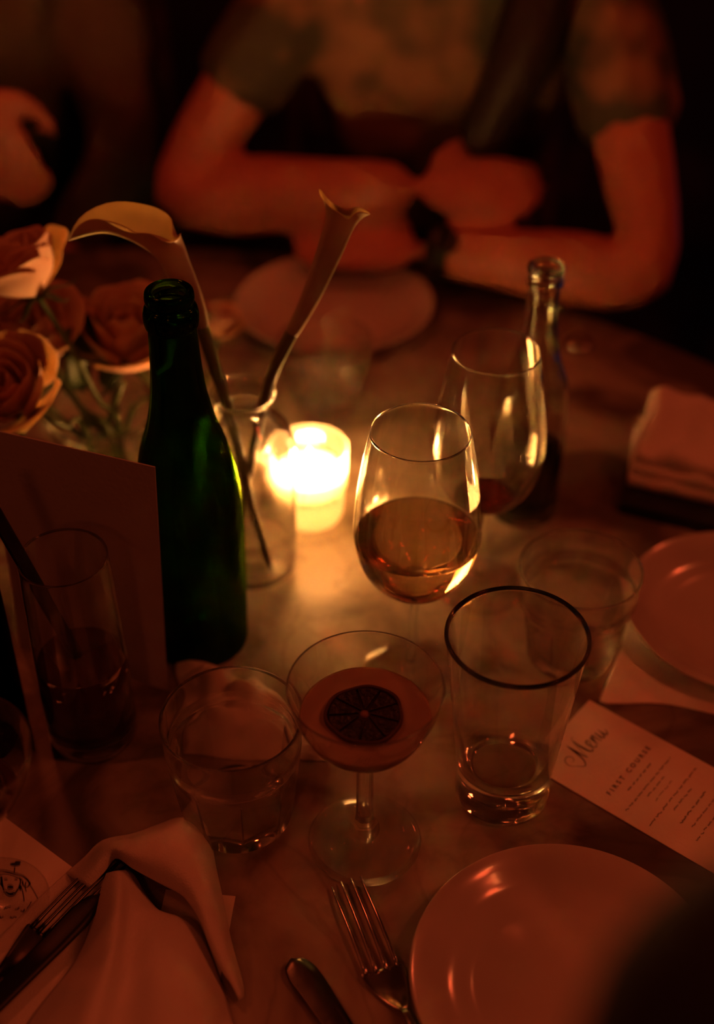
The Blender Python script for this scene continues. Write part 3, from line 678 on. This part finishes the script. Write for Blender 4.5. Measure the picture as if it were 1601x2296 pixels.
# napkin paper under the left coupe, printed with a dog
cn = Vector((-.2278, .5047)); e0 = (at(161, 1945)-at(22, 1842)).normalized(); e0 = Vector((e0.x, e0.y)); n0 = Vector((e0.y, -e0.x))
if n0.y > 0: n0 = -n0
pA = Vector(at(22, 1842).xy)-e0*.012; Sd = .112
ctr = pA+e0*Sd/2+n0*Sd/2
pn = thing('cocktail_napkin', 'small paper napkin printed with a dog portrait under the left coupe', 'paper napkin', (ctr.x, ctr.y, .0001))
sh = slab([pA, pA+e0*Sd, pA+e0*Sd+n0*Sd, pA+n0*Sd], .0002, .0009); part(pn, 'sheet', sh, PAPER, local=False, smooth=False)
def ink_px(pts, w, z=.0011, n=None):     # a printed stroke given by its points in the photograph
    q = [at(u, v, z) for u, v in pts]
    if len(q) > 2: q = spline(q, n or len(q)*4)
    return ribbon(q, w, z)
def blob_px(c, a, b, rot=0, z=.0011, n=16):
    p = []
    for k in range(n):
        t = 2*pi*k/n; x = a*cos(t); y = b*sin(t); p.append(at(c[0]+x*cos(rot)-y*sin(rot), c[1]+x*sin(rot)+y*cos(rot), z))
    return G().add(p, [tuple(range(n))])
ink = G()
def addg(a, b): a.add(b.v, b.f)
for pts, wd in [([(-12, 1958), (0, 1953), (20, 1956), (38, 1961), (52, 1966), (62, 1975), (68, 1983)], .0011), ([(-6, 1962), (15, 1960), (35, 1966), (50, 1974)], .0008), ([(3, 1966), (5, 1985), (8, 1997), (16, 2007), (24, 2010), (32, 2007), (38, 1998), (46, 1988)], .0012),
                ([(52, 1966), (62, 1974), (66, 1984), (60, 1990), (52, 1986), (50, 1976)], .0010), ([(46, 1985), (50, 1998), (53, 2012), (54, 2022)], .0006), ([(66, 1984), (75, 1998), (84, 2015), (90, 2030)], .0006), ([(4, 1972), (2, 1990), (8, 2002)], .0009),
                ([(-8, 1975), (-4, 1995), (-14, 2010)], .0006), ([(33, 1945), (32, 1957)], .0007), ([(12, 2000), (22, 2004), (33, 2001)], .0010), ([(43, 1968), (46, 1978), (43, 1990), (47, 1998)], .0008), ([(58, 1978), (56, 1990), (59, 2000)], .0006),
                ([(70, 2022), (66, 2030), (60, 2038)], .0005)]:
    addg(ink, ink_px(pts, wd))
for c, a, b in [((34, 1939), 12, 4.5), ((40, 1934), 7, 3), ((13, 1973), 4.5, 2), ((36, 1973), 4, 2), ((23, 1991), 7.5, 5.5), ((24, 2007), 9, 3.5), ((5, 1990), 2.5, 6), ((45, 1992), 2.5, 5)]:
    addg(ink, blob_px(c, a, b))
rnd = random.Random(4)
for (x0, x1, y0, amp) in [(-14, 0, 2037, 2.5), (8, 24, 2037, 3), (33, 46, 2038, 3), (46, 56, 2042, 3.5), (-12, 10, 2057, 2.5), (22, 38, 2057, 3)]:
    pts = []; x = x0
    while x < x1: pts.append((x, y0+rnd.uniform(-amp, amp))); x += 2.2
    if len(pts) > 2: addg(ink, ink_px(pts, .0008))
o = part(pn, 'print', ink, INK, local=False, smooth=False, label='black line drawing of a dog in a hat above two lines of small lettering')

# card under the near napkin
q = [at(*p) for p in ((528, 2011), (480, 2270), (300, 2310), (372, 1996))]
solo('paper_card', slab([(p.x, p.y) for p in q], .0001, .0008), PAPER, 'white paper card poking out right of the draped napkin', 'card', (q[0]+q[2])/2, smooth=False)

# crumpled napkin behind the near tumbler
def crumple(poly_px, hmax, seed, label, name='napkin', n=26, cat='napkin', mat=CLOTH, group=None):
    p = [at(*q) for q in poly_px]; g = G(); rows = []
    for i in range(n):
        a = i/(n-1); row = []
        for j in range(n):
            b = j/(n-1); q = p[0].lerp(p[1], b).lerp(p[3].lerp(p[2], b), a)
            e = min(1, 4*min(a, 1-a, b, 1-b)); nz = noise.noise(Vector((a*3+seed, b*3, seed)))
            nz2 = abs(noise.noise(Vector((a*5+b*4+seed, b*2-a*2, seed+3))))
            q = q+Vector((nz*.006*(1-e), nz*.006*(1-e), 0)); row.append(Vector((q.x, q.y, .0012+hmax*(e**.7)*(.35+.8*abs(nz)+1.3*nz2)*.8)))
        rows.append(row)
    g.grid(rows); g.open = True
    return solo(name, g, mat, label, cat, (p[0]+p[2])/2, group, solid=.001, sub=1)
crumple([(395, 1478), (640, 1560), (745, 1712), (400, 1700)], .030, 2.2, 'crumpled white napkin lying behind the near tumbler and bottle foot')

# ------------------------------------------------------------------ standing card, left
cb = at(374, 1550); a0 = Vector((-.1400, .7000, 0)); dirl = Vector((-.108, .040, 0)).normalized(); L = .125; Hc = .2015
nrm = Vector((dirl.y, -dirl.x, 0))
if nrm.y > 0: nrm = -nrm
b0 = Vector((-.1407, .6935, 0)); tp = Vector((-.1315, .6985, Hc))
g = G(); th = nrm*-.0009
c1, c2, c3, c4 = b0, b0+dirl*L, tp+dirl*L, tp
g.add([c1, c2, c3, c4, c1+th, c2+th, c3+th, c4+th], [(0, 1, 2, 3), (7, 6, 5, 4), (0, 4, 5, 1), (1, 5, 6, 2), (2, 6, 7, 3), (3, 7, 4, 0)])
solo('standing_card', g, CARD, 'plain tan card standing upright against the green bottle', 'card', b0+dirl*L*.5, smooth=False)

# ------------------------------------------------------------------ printed menu, right
mc = at(1410, 1730); tx = (at(1470, 1660)-at(1350, 1800)); tx.z = 0; tx.normalize(); dn = Vector((tx.y, -tx.x, 0))
mtop = at(1255, 1642)
halfw = .0345; s0 = (mtop-mc).dot(dn)
corner = lambda a, b: mc+tx*a+dn*b
mn = thing('menu_card', 'printed menu lying between the pint glass and the nearest plate', 'menu', (mc.x, mc.y, .0001))
part(mn, 'sheet', slab([corner(-.0400, s0).xy, corner(.0400, s0).xy, corner(.0400, s0+.21).xy, corner(-.0400, s0+.21).xy], .0002, .0010), PAPER, local=False, smooth=False)
ZP = .0012
def mpos(x, y): return mc+tx*x+dn*y          # x across the line, y down the page, metres
ink = G()
# the heading, written as a script with thick and thin strokes (units: page metres about its own centre)
hy = (at(1313, 1675)-mc).dot(dn)
def stroke(pts, w0, w1):
    q = spline([(x, y, 0) for x, y in pts], len(pts)*7); n = len(q)
    P_ = [mpos(p.x*.001, hy+p.y*.001) for p in q]
    ws = [(w0+(w1-w0)*sin(pi*i/(n-1)))*.001 for i in range(n)]
    addg(ink, ribbon(P_, ws, ZP))
M_ = [  # millimetres, x right, y down
 ([(-24, 5), (-27, 1), (-25.5, -3.5), (-21, -4.5), (-19, -1.5), (-21, 1), (-23, 0)], .25, .7),
 ([(-24, 5), (-20, 9), (-16, 6), (-14, 0), (-12.5, -8), (-12, -10)], .35, 1.0),
 ([(-12, -10), (-12.4, -3), (-12.2, 4), (-11.6, 6.5)], .4, 1.5),
 ([(-11.6, 6.5), (-8.5, -2), (-5, -9.5), (-2.5, -11.5), (-2, -10)], .25, .5),
 ([(-4.8, -9), (-6, -2), (-5.6, 4), (-3.6, 6), (-1.5, 4)], .4, 1.5),
 ([(-1.5, 3.5), (1.8, .8), (2.2, -1.6), (.2, -1.8), (-.9, 1), (0, 5.2), (2.4, 5.6), (4.4, 3)], .3, 1.1),
 ([(4.4, 3), (5.4, -1.2), (5.6, -1.6), (5.2, 2), (4.8, 5.8)], .3, 1.1), ([(4.9, 4), (7.4, -1), (8.8, -1.4), (8.6, 2), (8.4, 5.2), (10, 5.2)], .3, 1.2),
 ([(10, 5), (12, 1), (12.2, -1.6), (11.9, 2.5), (12.5, 5.6), (14.5, 4.6), (16.2, 0), (16.4, -1.6)], .3, 1.2), ([(16.4, -1.6), (16, 3), (16.6, 5.6), (18.6, 4.8), (20.5, 2)], .3, 1.2)]
for pts, a, b in M_: stroke([(x*.95+3.0, y*1.05) for x, y in pts], a, b)
part(mn, 'heading', ink, INK, local=False, smooth=False, label='flowing black script heading reading Menu')
# FIRST COURSE in spaced capitals
def text_part(s, size, y, space, name, label=None, offset=.0):
    cu = bpy.data.curves.new('t', 'FONT'); cu.body = s; cu.size = size; cu.align_x = 'CENTER'; cu.align_y = 'CENTER'; cu.space_character = space; cu.offset = offset; cu.resolution_u = 2
    to = bpy.data.objects.new('t', cu); C.objects.link(to); bpy.context.view_layer.update()
    me = bpy.data.meshes.new_from_object(to.evaluated_get(bpy.context.evaluated_depsgraph_get())); bpy.data.objects.remove(to)
    o_ = mesh_obj(name, me, INK, smooth=False)
    Mx = Matrix(((tx.x, -dn.x, 0, 0), (tx.y, -dn.y, 0, 0), (0, 0, 1, 0), (0, 0, 0, 1)))
    me.transform(Mx); o_.parent = mn
    off = mc+dn*y-Vector((mn.location.x, mn.location.y, mn.location.z-TZ)); me.transform(Matrix.Translation((off.x, off.y, ZP-(mn.location.z-TZ))))
    if label: o_['label'] = label
text_part('FIRST COURSE', .0052, 0.0, 1.75, 'course_title', 'small spaced capitals reading FIRST COURSE', .00012)
small = G(); rnd = random.Random(9)
def scribble(y, x0, x1, wt, amp=.0006):
    x = x0
    while x < x1:
        L_ = rnd.uniform(.003, .008); pts = []; xx = x
        while xx < min(x+L_, x1):
            pts.append(mpos(xx, y+rnd.uniform(-amp, amp))); xx += .0006
        if len(pts) > 2: addg(small, ribbon(pts, wt, ZP))
        x += L_+.0012
for y, a, b, wt in [(.0085, -.016, .016, .0007), (.0165, -.032, .029, .0006), (.0215, -.012, .011, .0006), (.0275, -.012, .0105, .0004), (.035, -.033, .032, .0006), (.041, -.011, .013, .0006), (.0500, -.018, .019, .0007), (.0575, -.016, .015, .0005), (.065, -.024, .026, .0006), (.072, -.012, .012, .0005)]:
    scribble(y, a, b, wt)
part(mn, 'fine_print', small, INK, local=False, smooth=False, label='rows of tiny blurred dish names')

# ------------------------------------------------------------------ cloth under the right plate, folded napkin and dark case behind
crumple([(1345, 1572), (1425, 1345), (1720, 1330), (1760, 1625)], .0006, 5.5, 'smooth white cloth spread flat under the right plate, by the menu', mat=CLOTH, n=12)
def folded():
    t = thing('napkin', 'thick folded white napkin at the right edge beyond the plate', 'napkin', at(1500, 1060))
    a, b, c, d_ = at(1402, 1112), at(1414, 1000), at(1720, 1020), at(1710, 1185)
    for k, (h0, h1, s) in enumerate([(.012, .022, .0), (.022, .034, .004), (.034, .047, .009)]):
        pts = [a+Vector((s*.6, s*.5, 0)), b+Vector((s, -s*.3, 0)), c, d_+Vector((0, s*.4, 0))]; rows = []
        n = 18
        for i in range(n):
            f = i/(n-1); row = []
            for j in range(n):
                e = j/(n-1); q = pts[0].lerp(pts[3], e).lerp(pts[1].lerp(pts[2], e), f)
                row.append(Vector((q.x, q.y, h1+.007*noise.noise(Vector((f*2.2, e*5, k)))*(k+1)*.6+.018*f*(k == 2)*(1-e*.6))))
            rows.append(row)
        top_ = G().grid(rows); bot = [[Vector((p.x, p.y, h0+.0004)) for p in r] for r in rows]
        top_.grid(bot)
        ring = rows[0]+[r[-1] for r in rows[1:]]+list(reversed(rows[-1][:-1]))+[r[0] for r in reversed(rows[1:-1])]
        rb = bot[0]+[r[-1] for r in bot[1:]]+list(reversed(bot[-1][:-1]))+[r[0] for r in reversed(bot[1:-1])]
        top_.grid([ring, rb], True); part(t, 'cloth_layer', top_, CLOTH, local=False)
folded()
q = [at(1385, 1150), at(1400, 1065), at(1730, 1120), at(1720, 1235)]
solo('flat_case', slab([(p.x, p.y) for p in q], .0, .0115), BLACKP, 'flat black case lying under the folded napkin at the right edge', 'case', (q[0]+q[2])/2, smooth=False, bevel=.002)

# ------------------------------------------------------------------ people
def skin(verts, edges, radii, root=0, sub=1):
    me = bpy.data.meshes.new('sk'); me.from_pydata([tuple(v) for v in verts], edges, []); o = bpy.data.objects.new('sk', me); C.objects.link(o)
    m = o.modifiers.new('s', 'SKIN'); m.use_smooth_shade = True
    for i, r in enumerate(radii):
        sv = me.skin_vertices[0].data[i]; sv.radius = (r, r) if not hasattr(r, '__len__') else r; sv.use_root = (i == root)
    mm = o.modifiers.new('ss', 'SUBSURF'); mm.levels = sub; mm.render_levels = sub
    bpy.context.view_layer.update()
    out = bpy.data.meshes.new_from_object(o.evaluated_get(bpy.context.evaluated_depsgraph_get())); bpy.data.objects.remove(o)
    g = G(); g.add([v.co.copy() for v in out.vertices], [tuple(p.vertices) for p in out.polygons]); bpy.data.meshes.remove(out); return g
def remesh(gs, vox):
    a = G()
    for g in gs: addg(a, g)
    me = bpy.data.meshes.new('rm'); me.from_pydata([tuple(p) for p in a.v], [], a.f); o = bpy.data.objects.new('rm', me); C.objects.link(o)
    m = o.modifiers.new('r', 'REMESH'); m.mode = 'VOXEL'; m.voxel_size = vox
    s = o.modifiers.new('sm', 'SMOOTH'); s.iterations = 4; s.factor = .5
    bpy.context.view_layer.update()
    out = bpy.data.meshes.new_from_object(o.evaluated_get(bpy.context.evaluated_depsgraph_get())); bpy.data.objects.remove(o)
    g = G(); g.add([v.co.copy() for v in out.vertices], [tuple(p.vertices) for p in out.polygons]); bpy.data.meshes.remove(out); return g
def chain(pts, rad, sub=1):
    return skin(pts, [(i, i+1) for i in range(len(pts)-1)], rad, 0, sub)
def ellip(c, r, n=24, fn=None):
    g = G(); rows = []
    for i in range(n+1):
        th = pi*i/n; row = []
        for j in range(n*2):
            ph = pi*j/n; d = Vector((sin(th)*cos(ph), sin(th)*sin(ph), cos(th)))
            p = Vector((d.x*r[0], d.y*r[1], d.z*r[2]))
            if fn: p = fn(d, p)
            row.append(p+Vector(c))
        rows.append(row)
    g.grid(rows, True); return g
def head(c, yaw=0, tilt=0):     # face towards -Y before turning
    def fn(d, p):
        if d.y < 0:
            if abs(d.x) < .5 and -.1 < d.z < .25: p.y += .006*max(0, 1-abs(abs(d.x)-.33)/.16)*max(0, 1-abs(d.z-.08)/.12)  # eye sockets
            p.z += 0
        if d.z < -.1: p.x *= 1+.28*(d.z+.1); p.y *= 1+.08*(d.z+.1)
        return p
    gs = [ellip((0, 0, 0), (.074, .094, .112), 24, fn)]
    gs.append(chain([(0, -.085, .018), (0, -.103, -.018), (0, -.088, -.030)], [.008, .012, .010]))            # nose
    gs.append(chain([(-.020, -.080, -.052), (0, -.087, -.053), (.020, -.080, -.052)], [.005, .008, .005]))    # lips
    gs.append(chain([(-.045, -.076, .036), (-.018, -.088, .038)], [.006, .006])); gs.append(chain([(.045, -.076, .036), (.018, -.088, .038)], [.006, .006]))
    for s in (-1, 1):
        gs.append(ellip((s*.073, .005, 0), (.009, .018, .030), 8)); gs.append(ellip((s*.031, -.077, .014), (.012, .010, .009), 8))
    Mx = Matrix.Translation(c) @ Matrix.Rotation(yaw, 4, 'Z') @ Matrix.Rotation(tilt, 4, 'X')
    for g in gs: g.xf(Mx)
    return gs
def hand(wrist, fwd, up, s=1.0, side=1, curl=.35):
    """palm and five fingers; fwd along the fingers, up = back of the hand, side = +1 thumb to the right of fwd."""
    f = Vector(fwd).normalized(); u = Vector(up); u = (u-f*u.dot(f)).normalized(); r = f.cross(u)*side; W = Vector(wrist)
    gs = []
    pk = [W, W+f*.035*s, W+f*.070*s+r*.004]
    gs.append(ellip((0, 0, 0), (.036*s, .045*s, .014*s), 12).xf(Matrix.Translation(W+f*.045*s) @ Matrix((((r*1).x, f.x, u.x, 0), ((r*1).y, f.y, u.y, 0), ((r*1).z, f.z, u.z, 0), (0, 0, 0, 1)))))
    for k, (o, L) in enumerate([(.027, .070), (.009, .079), (-.009, .074), (-.026, .058)]):
        b = W+f*.070*s+r*o*s; d1 = (f-u*curl*.4+r*o*2).normalized(); d2 = (f-u*curl*1.2).normalized(); d3 = (f-u*curl*2.2).normalized()
        p1 = b+d1*L*.48*s; p2 = p1+d2*L*.30*s; p3 = p2+d3*L*.22*s
        gs.append(chain([b-f*.02*s, b, p1, p2, p3], [.010*s, .0098*s, .0088*s, .0082*s, .0068*s]))
    b = W+f*.015*s+r*.022*s; p1 = b+(f*.6+r*.7).normalized()*.038*s; p2 = p1+(f*.9+r*.25-u*.2).normalized()*.030*s
    p3 = p2+(f-u*.3).normalized()*.022*s
    gs.append(chain([b, p1, p2, p3], [.013*s, .0115*s, .0098*s, .0078*s]))
    return gs
def arm(sh, el, wr, ru=.044, re=.037, rf=.040, rw=.025):
    sh, el, wr = Vector(sh), Vector(el), Vector(wr)
    return chain([sh, sh.lerp(el, .35), sh.lerp(el, .75), el, el.lerp(wr, .25), el.lerp(wr, .65), wr], [ru*1.08, ru, ru*.9, re, rf, rf*.78, rw])
def torso(sL, sR, pel, neck, hd, w, k=1.0):
    sL, sR, pel, neck, hd = map(Vector, (sL, sR, pel, neck, hd)); mid = (sL+sR)/2
    v = [pel, pel.lerp(mid, .35), pel.lerp(mid, .72), mid, neck, hd, sL, sR]
    e = [(0, 1), (1, 2), (2, 3), (3, 4), (4, 5), (3, 6), (3, 7)]
    return skin(v, e, [(w*.86*k, .105*k), (w*.74*k, .09*k), (w*.85*k, .10*k), (w*.62*k, .078*k), (.052, .052), (.06, .06), (.05*k, .05*k), (.05*k, .05*k)], 0)
def hollow_tube(path, radii, seg=28, th=.002):
    g = tube(path, radii, seg, caps=False); g.open = True; return g

# --- the person across the table
SL, SR = Vector((-.055, 1.475, .275)), Vector((.262, 1.475, .285)); MID = (SL+SR)/2
EL, WL = Vector((-.213, 1.395, .060)), Vector((.064, 1.335, .100))
ER, WR = Vector((.308, 1.225, .050)), Vector((.070, 1.305, .045))
NK, HD = Vector((.10, 1.475, .40)), Vector((.10, 1.455, .52)); PEL = Vector((.10, 1.70, -.22))
gs = [arm(SL, EL, WL, .046, .047, .052, .031), arm(SR, ER, WR, .048, .048, .047, .029), torso(SL, SR, PEL, NK, NK+Vector((0, -.01, .05)), .15)]
gs += hand(WL, Vector((1, -.10, .10)), Vector((0, -.55, .9)), 1.0, -1, .45)
gs += hand(WR, Vector((-1, .12, -.02)), Vector((0, -.3, 1)), 1.0, 1, .15)
gs += head(HD, .1, .12)
for s, hx in ((-1, .02), (1, .18)):     # legs under the table
    gs.append(chain([PEL+Vector((s*.085, 0, 0)), Vector((hx, 1.45, -.20)), Vector((hx, 1.28, -.20)), Vector((hx, 1.30, -.45)), Vector((hx, 1.32, -.68)), Vector((hx, 1.20, -.705))], [.085, .075, .058, .048, .035, .03]))
O1 = Vector((.10, 1.55, -.75))
pg = remesh(gs, .0075); pg.xf(Matrix.Translation(-O1))
pa = mesh_obj('person', pg, SKIN); pa.location = O1+Vector((0, 0, TZ))
tag(pa, 'person in a patterned blouse sitting across the table, forearms folded on it', 'person')
# blouse: body shell and two sleeves, open necked
def shell(pts, rad, k=28): return hollow_tube(spline(pts, 22), rad, k)
bl = [torso(SL+Vector((.0, 0, .0)), SR, PEL, NK-Vector((0, 0, .06)), NK-Vector((0, 0, .055)), .165, 1.14)]
bl.append(chain([SL+Vector((.03, 0, -.01)), SL.lerp(EL, .12), SL.lerp(EL, .38), SL.lerp(EL, .56)], [.055, .062, .062, .060]))
bl.append(chain([SR+Vector((-.03, 0, -.01)), SR.lerp(ER, .12), SR.lerp(ER, .40), SR.lerp(ER, .60)], [.056, .062, .063, .062]))
def part_w(parent, name, g, mat, **k):       # table-coordinate geometry under a person
    off = parent.location-Vector((0, 0, TZ)); g.xf(Matrix.Translation(-off)); o_ = mesh_obj(name, g, mat); o_.parent = parent
    if 'label' in k: o_['label'] = k['label']
    return o_
part_w(pa, 'blouse', remesh(bl, .008), BLOUSE, label='loose short-sleeved blouse with a mottled brown and orange pattern')
def cap_hair(c, s=1.0, long_=()):
    def fn(d, p): return p
    gs_ = [ellip(Vector(c)+Vector((0, .014, .018)), (.088*s, .096*s, .112*s), 16)]
    for pts, rr in long_: gs_.append(chain(pts, rr))
    return gs_
part_w(pa, 'hair', remesh(cap_hair(HD+Vector((0, .012, .012)), .98, [
    ([HD+Vector((.08, .02, .03)), HD+Vector((.10, -.005, -.08)), Vector((.195, 1.425, .330)), Vector((.176, 1.378, .235)), Vector((.140, 1.362, .160)), Vector((.115, 1.362, .125))], [.04, .045, .040, .040, .034, .018]),
    ([HD+Vector((-.07, .03, .02)), HD+Vector((-.08, .07, -.10)), Vector((.02, 1.54, .33))], [.04, .04, .03]),
    ([HD+Vector((0, .06, .02)), HD+Vector((0, .10, -.12)), Vector((.10, 1.60, .28))], [.06, .06, .04])]), .008), HAIR, label='long dark hair falling over one shoulder')
# dark jacket hanging open behind the arms
part_w(pa, 'trousers', remesh([skin([PEL, PEL+Vector((-.09, -.02, -.01)), Vector((.02, 1.45, -.20)), Vector((.02, 1.27, -.20)), Vector((.02, 1.31, -.62)), PEL+Vector((.09, -.02, -.01)), Vector((.18, 1.45, -.20)), Vector((.18, 1.27, -.20)), Vector((.18, 1.31, -.62))],
    [(0, 1), (1, 2), (2, 3), (3, 4), (0, 5), (5, 6), (6, 7), (7, 8)], [.13, .10, .088, .072, .06, .10, .088, .072, .06])], .012), BLACKC)
ws = WR.lerp(ER, .09); wd = (ER-WR).normalized(); q = wd.to_track_quat('Z', 'Y').to_matrix().to_4x4()
band = lathe([(.0285, -.012), (.0305, -.012), (.0310, 0), (.0305, .012), (.0285, .012), (.0285, -.012)], 40); band.xf(Matrix.Translation(ws) @ q)
wb = part_w(pa, 'wrist_band', band, BLACKP, label='black watch band on the lower forearm')
wf = ellip((0, 0, 0), (.016, .016, .006), 10); wf.xf(Matrix.Translation(ws+Vector((0, -.022, .024))) @ Matrix.Rotation(.7, 4, 'X')); 
off = pa.location-Vector((0, 0, TZ)); wf.xf(Matrix.Translation(-off)); fo = mesh_obj('watch_case', wf, BLACKP); fo.parent = wb

# --- the person at the left, in dark clothes
S1, S2 = Vector((-.66, 1.50, .28)), Vector((-.32, 1.60, .27))
E1, W1 = Vector((-.575, 1.420, .290)), Vector((-.405, 1.350, .205))
E2, W2 = Vector((-.270, 1.560, .045)), Vector((-.36, 1.44, -.06))
N2, H2, P2 = Vector((-.50, 1.56, .40)), Vector((-.49, 1.53, .52)), Vector((-.50, 1.78, -.22))
gs = [arm(S1, E1, W1, .046, .040, .042, .028), arm(S2, E2, W2), torso(S1, S2, P2, N2, N2+Vector((0, 0, .05)), .15)]
gs += hand(W1, Vector((.42, -.12, -1)), Vector((.3, -1, 0)), 1.0, -1, .3); gs += hand(W2, Vector((-.6, -.4, -.4)), Vector((0, 0, 1)), 1.0, 1, .2); gs += head(H2, .3, .1)
for s, hx in ((-1, -.60), (1, -.42)):
    gs.append(chain([P2+Vector((s*.085, 0, 0)), Vector((hx, 1.55, -.20)), Vector((hx, 1.36, -.20)), Vector((hx, 1.38, -.45)), Vector((hx, 1.40, -.68)), Vector((hx, 1.28, -.705))], [.085, .075, .058, .048, .035, .03]))
O2 = Vector((-.50, 1.60, -.75)); pg = remesh(gs, .0085); pg.xf(Matrix.Translation(-O2))
pb = mesh_obj('person', pg, SKIN); pb.location = O2+Vector((0, 0, TZ)); tag(pb, 'person in dark clothes at the left edge with one hand hanging relaxed', 'person')
sw = [torso(S1, S2, P2, N2-Vector((0, 0, .03)), N2-Vector((0, 0, .02)), .175, 1.14), chain([S1, S1.lerp(E1, .5), S1.lerp(E1, .8)], [.062, .058, .055]), chain([S2, S2.lerp(E2, .4), E2, E2.lerp(W2, .5), E2.lerp(W2, .9)], [.064, .062, .056, .052, .042])]
part_w(pb, 'sweater', remesh(sw, .009), DARKC, label='loose dark charcoal top')
part_w(pb, 'hair', remesh(cap_hair(H2+Vector((0, .012, .012)), .98, [([H2+Vector((0, .06, .02)), H2+Vector((0, .09, -.12)), H2+Vector((0, .10, -.20))], [.06, .06, .04])]), .009), HAIR)
part_w(pb, 'trousers', remesh([skin([P2, P2+Vector((-.09, -.02, -.01)), Vector((-.60, 1.55, -.20)), Vector((-.60, 1.35, -.20)), Vector((-.60, 1.39, -.62)), P2+Vector((.09, -.02, -.01)), Vector((-.42, 1.55, -.20)), Vector((-.42, 1.35, -.20)), Vector((-.42, 1.39, -.62))],
    [(0, 1), (1, 2), (2, 3), (3, 4), (0, 5), (5, 6), (6, 7), (7, 8)], [.13, .10, .088, .072, .06, .10, .088, .072, .06])], .012), BLACKC)

# --- the neighbour at the near right, whose dark sleeve reaches into the frame
S3, S4 = Vector((.42, -.16, .34)), Vector((.74, -.34, .31)); E3, W3 = Vector((.094, .140, .460)), Vector((.25, -.05, .62)); E4, W4 = Vector((.86, -.12, .08)), Vector((.66, .02, .035))
N3, H3, P3 = Vector((.57, -.26, .44)), Vector((.55, -.22, .57)), Vector((.66, -.42, -.20))
gs = [arm(S3, E3, W3), arm(S4, E4, W4), torso(S3, S4, P3, N3, N3+Vector((0, 0, .05)), .15)]
gs += hand(W3, (W3-E3)+Vector((.1, 0, 0)), Vector((-1, 1, .3)), 1.0, 1, .6); gs += hand(W4, Vector((-1, .4, -.05)), Vector((0, 0, 1)), 1.0, 1, .2); gs += head(H3, pi-.6, .05)
for s, hx in ((-1, .50), (1, .66)):
    gs.append(chain([P3+Vector((s*.085, 0, 0)), Vector((hx, -.22, -.20)), Vector((hx, -.03, -.20)), Vector((hx, -.05, -.45)), Vector((hx, -.07, -.68)), Vector((hx, .04, -.705))], [.085, .075, .058, .048, .035, .03]))
O3 = Vector((.60, -.30, -.75)); pg = remesh(gs, .010); pg.xf(Matrix.Translation(-O3))
pc = mesh_obj('person', pg, SKIN); pc.location = O3+Vector((0, 0, TZ)); tag(pc, 'person in black whose raised sleeve blurs the bottom right corner', 'person')
sw = [torso(S3, S4, P3, N3-Vector((0, 0, .03)), N3-Vector((0, 0, .02)), .175, 1.14), chain([S3, S3.lerp(E3, .5), S3.lerp(E3, .85), E3, E3.lerp(W3, .35), E3.lerp(W3, .85)], [.064, .056, .050, .050, .048, .040]), chain([S4, S4.lerp(E4, .5), E4, E4.lerp(W4, .8)], [.064, .058, .052, .042])]
sw.append(ellip(E3+Vector((.004, -.004, -.004)), (.056, .056, .054), 14))
part_w(pc, 'black_top', remesh(sw, .009), BLACKC)
part_w(pc, 'hair', remesh(cap_hair(H3+Vector((0, -.02, .012)), .98), .010), HAIR)
part_w(pc, 'trousers', remesh([skin([P3, P3+Vector((-.09, .02, -.01)), Vector((.50, -.22, -.20)), Vector((.50, -.02, -.20)), Vector((.50, -.06, -.62)), P3+Vector((.09, .02, -.01)), Vector((.66, -.22, -.20)), Vector((.66, -.02, -.20)), Vector((.66, -.06, -.62))],
    [(0, 1), (1, 2), (2, 3), (3, 4), (0, 5), (5, 6), (6, 7), (7, 8)], [.13, .10, .088, .072, .06, .10, .088, .072, .06])], .012), BLACKC)

# ------------------------------------------------------------------ chairs
def chair(x, y, rz, label, seat_mat):
    t = thing('dining_chair', label, 'chair', (x, y, -TZ), 'restaurant chairs', rz)
    part(t, 'seat', box((0, 0, .355), (.44, .44, .05)), seat_mat, bevel=.02)
    for sx in (-1, 1):
        part(t, 'leg', tube([(sx*.20, -.20, .340), (sx*.205, -.205, .012)], [.018, .013], 10), WOOD)
        part(t, 'leg', tube([(sx*.20, .20, .340), (sx*.21, .25, .012)], [.018, .013], 10), WOOD)
        part(t, 'back_post', tube(spline([(sx*.20, .215, .36), (sx*.20, .23, .6), (sx*.19, .29, .92)], 8), .014, 10), WOOD)
    rows = []
    for i in range(7):
        z = .62+.28*i/6; rows.append([(-.19+.38*j/8, .235+.055*i/6+.03*(1-(j/4-1)**2), z) for j in range(9)])
    part(t, 'backrest', G().grid(rows), WOOD, solid=.018)
chair(.10, 1.74, 0, 'dark wooden chair under the person across the table', BLACKC)
chair(-.50, 1.82, 0, 'dark wooden chair under the person at the left', BLACKC)
chair(.66, -.46, pi, 'dark wooden chair under the person at near right', BLACKC)
chair(.84, 1.80, -.5, 'empty chair with a blue seat at the far right', BLUE)
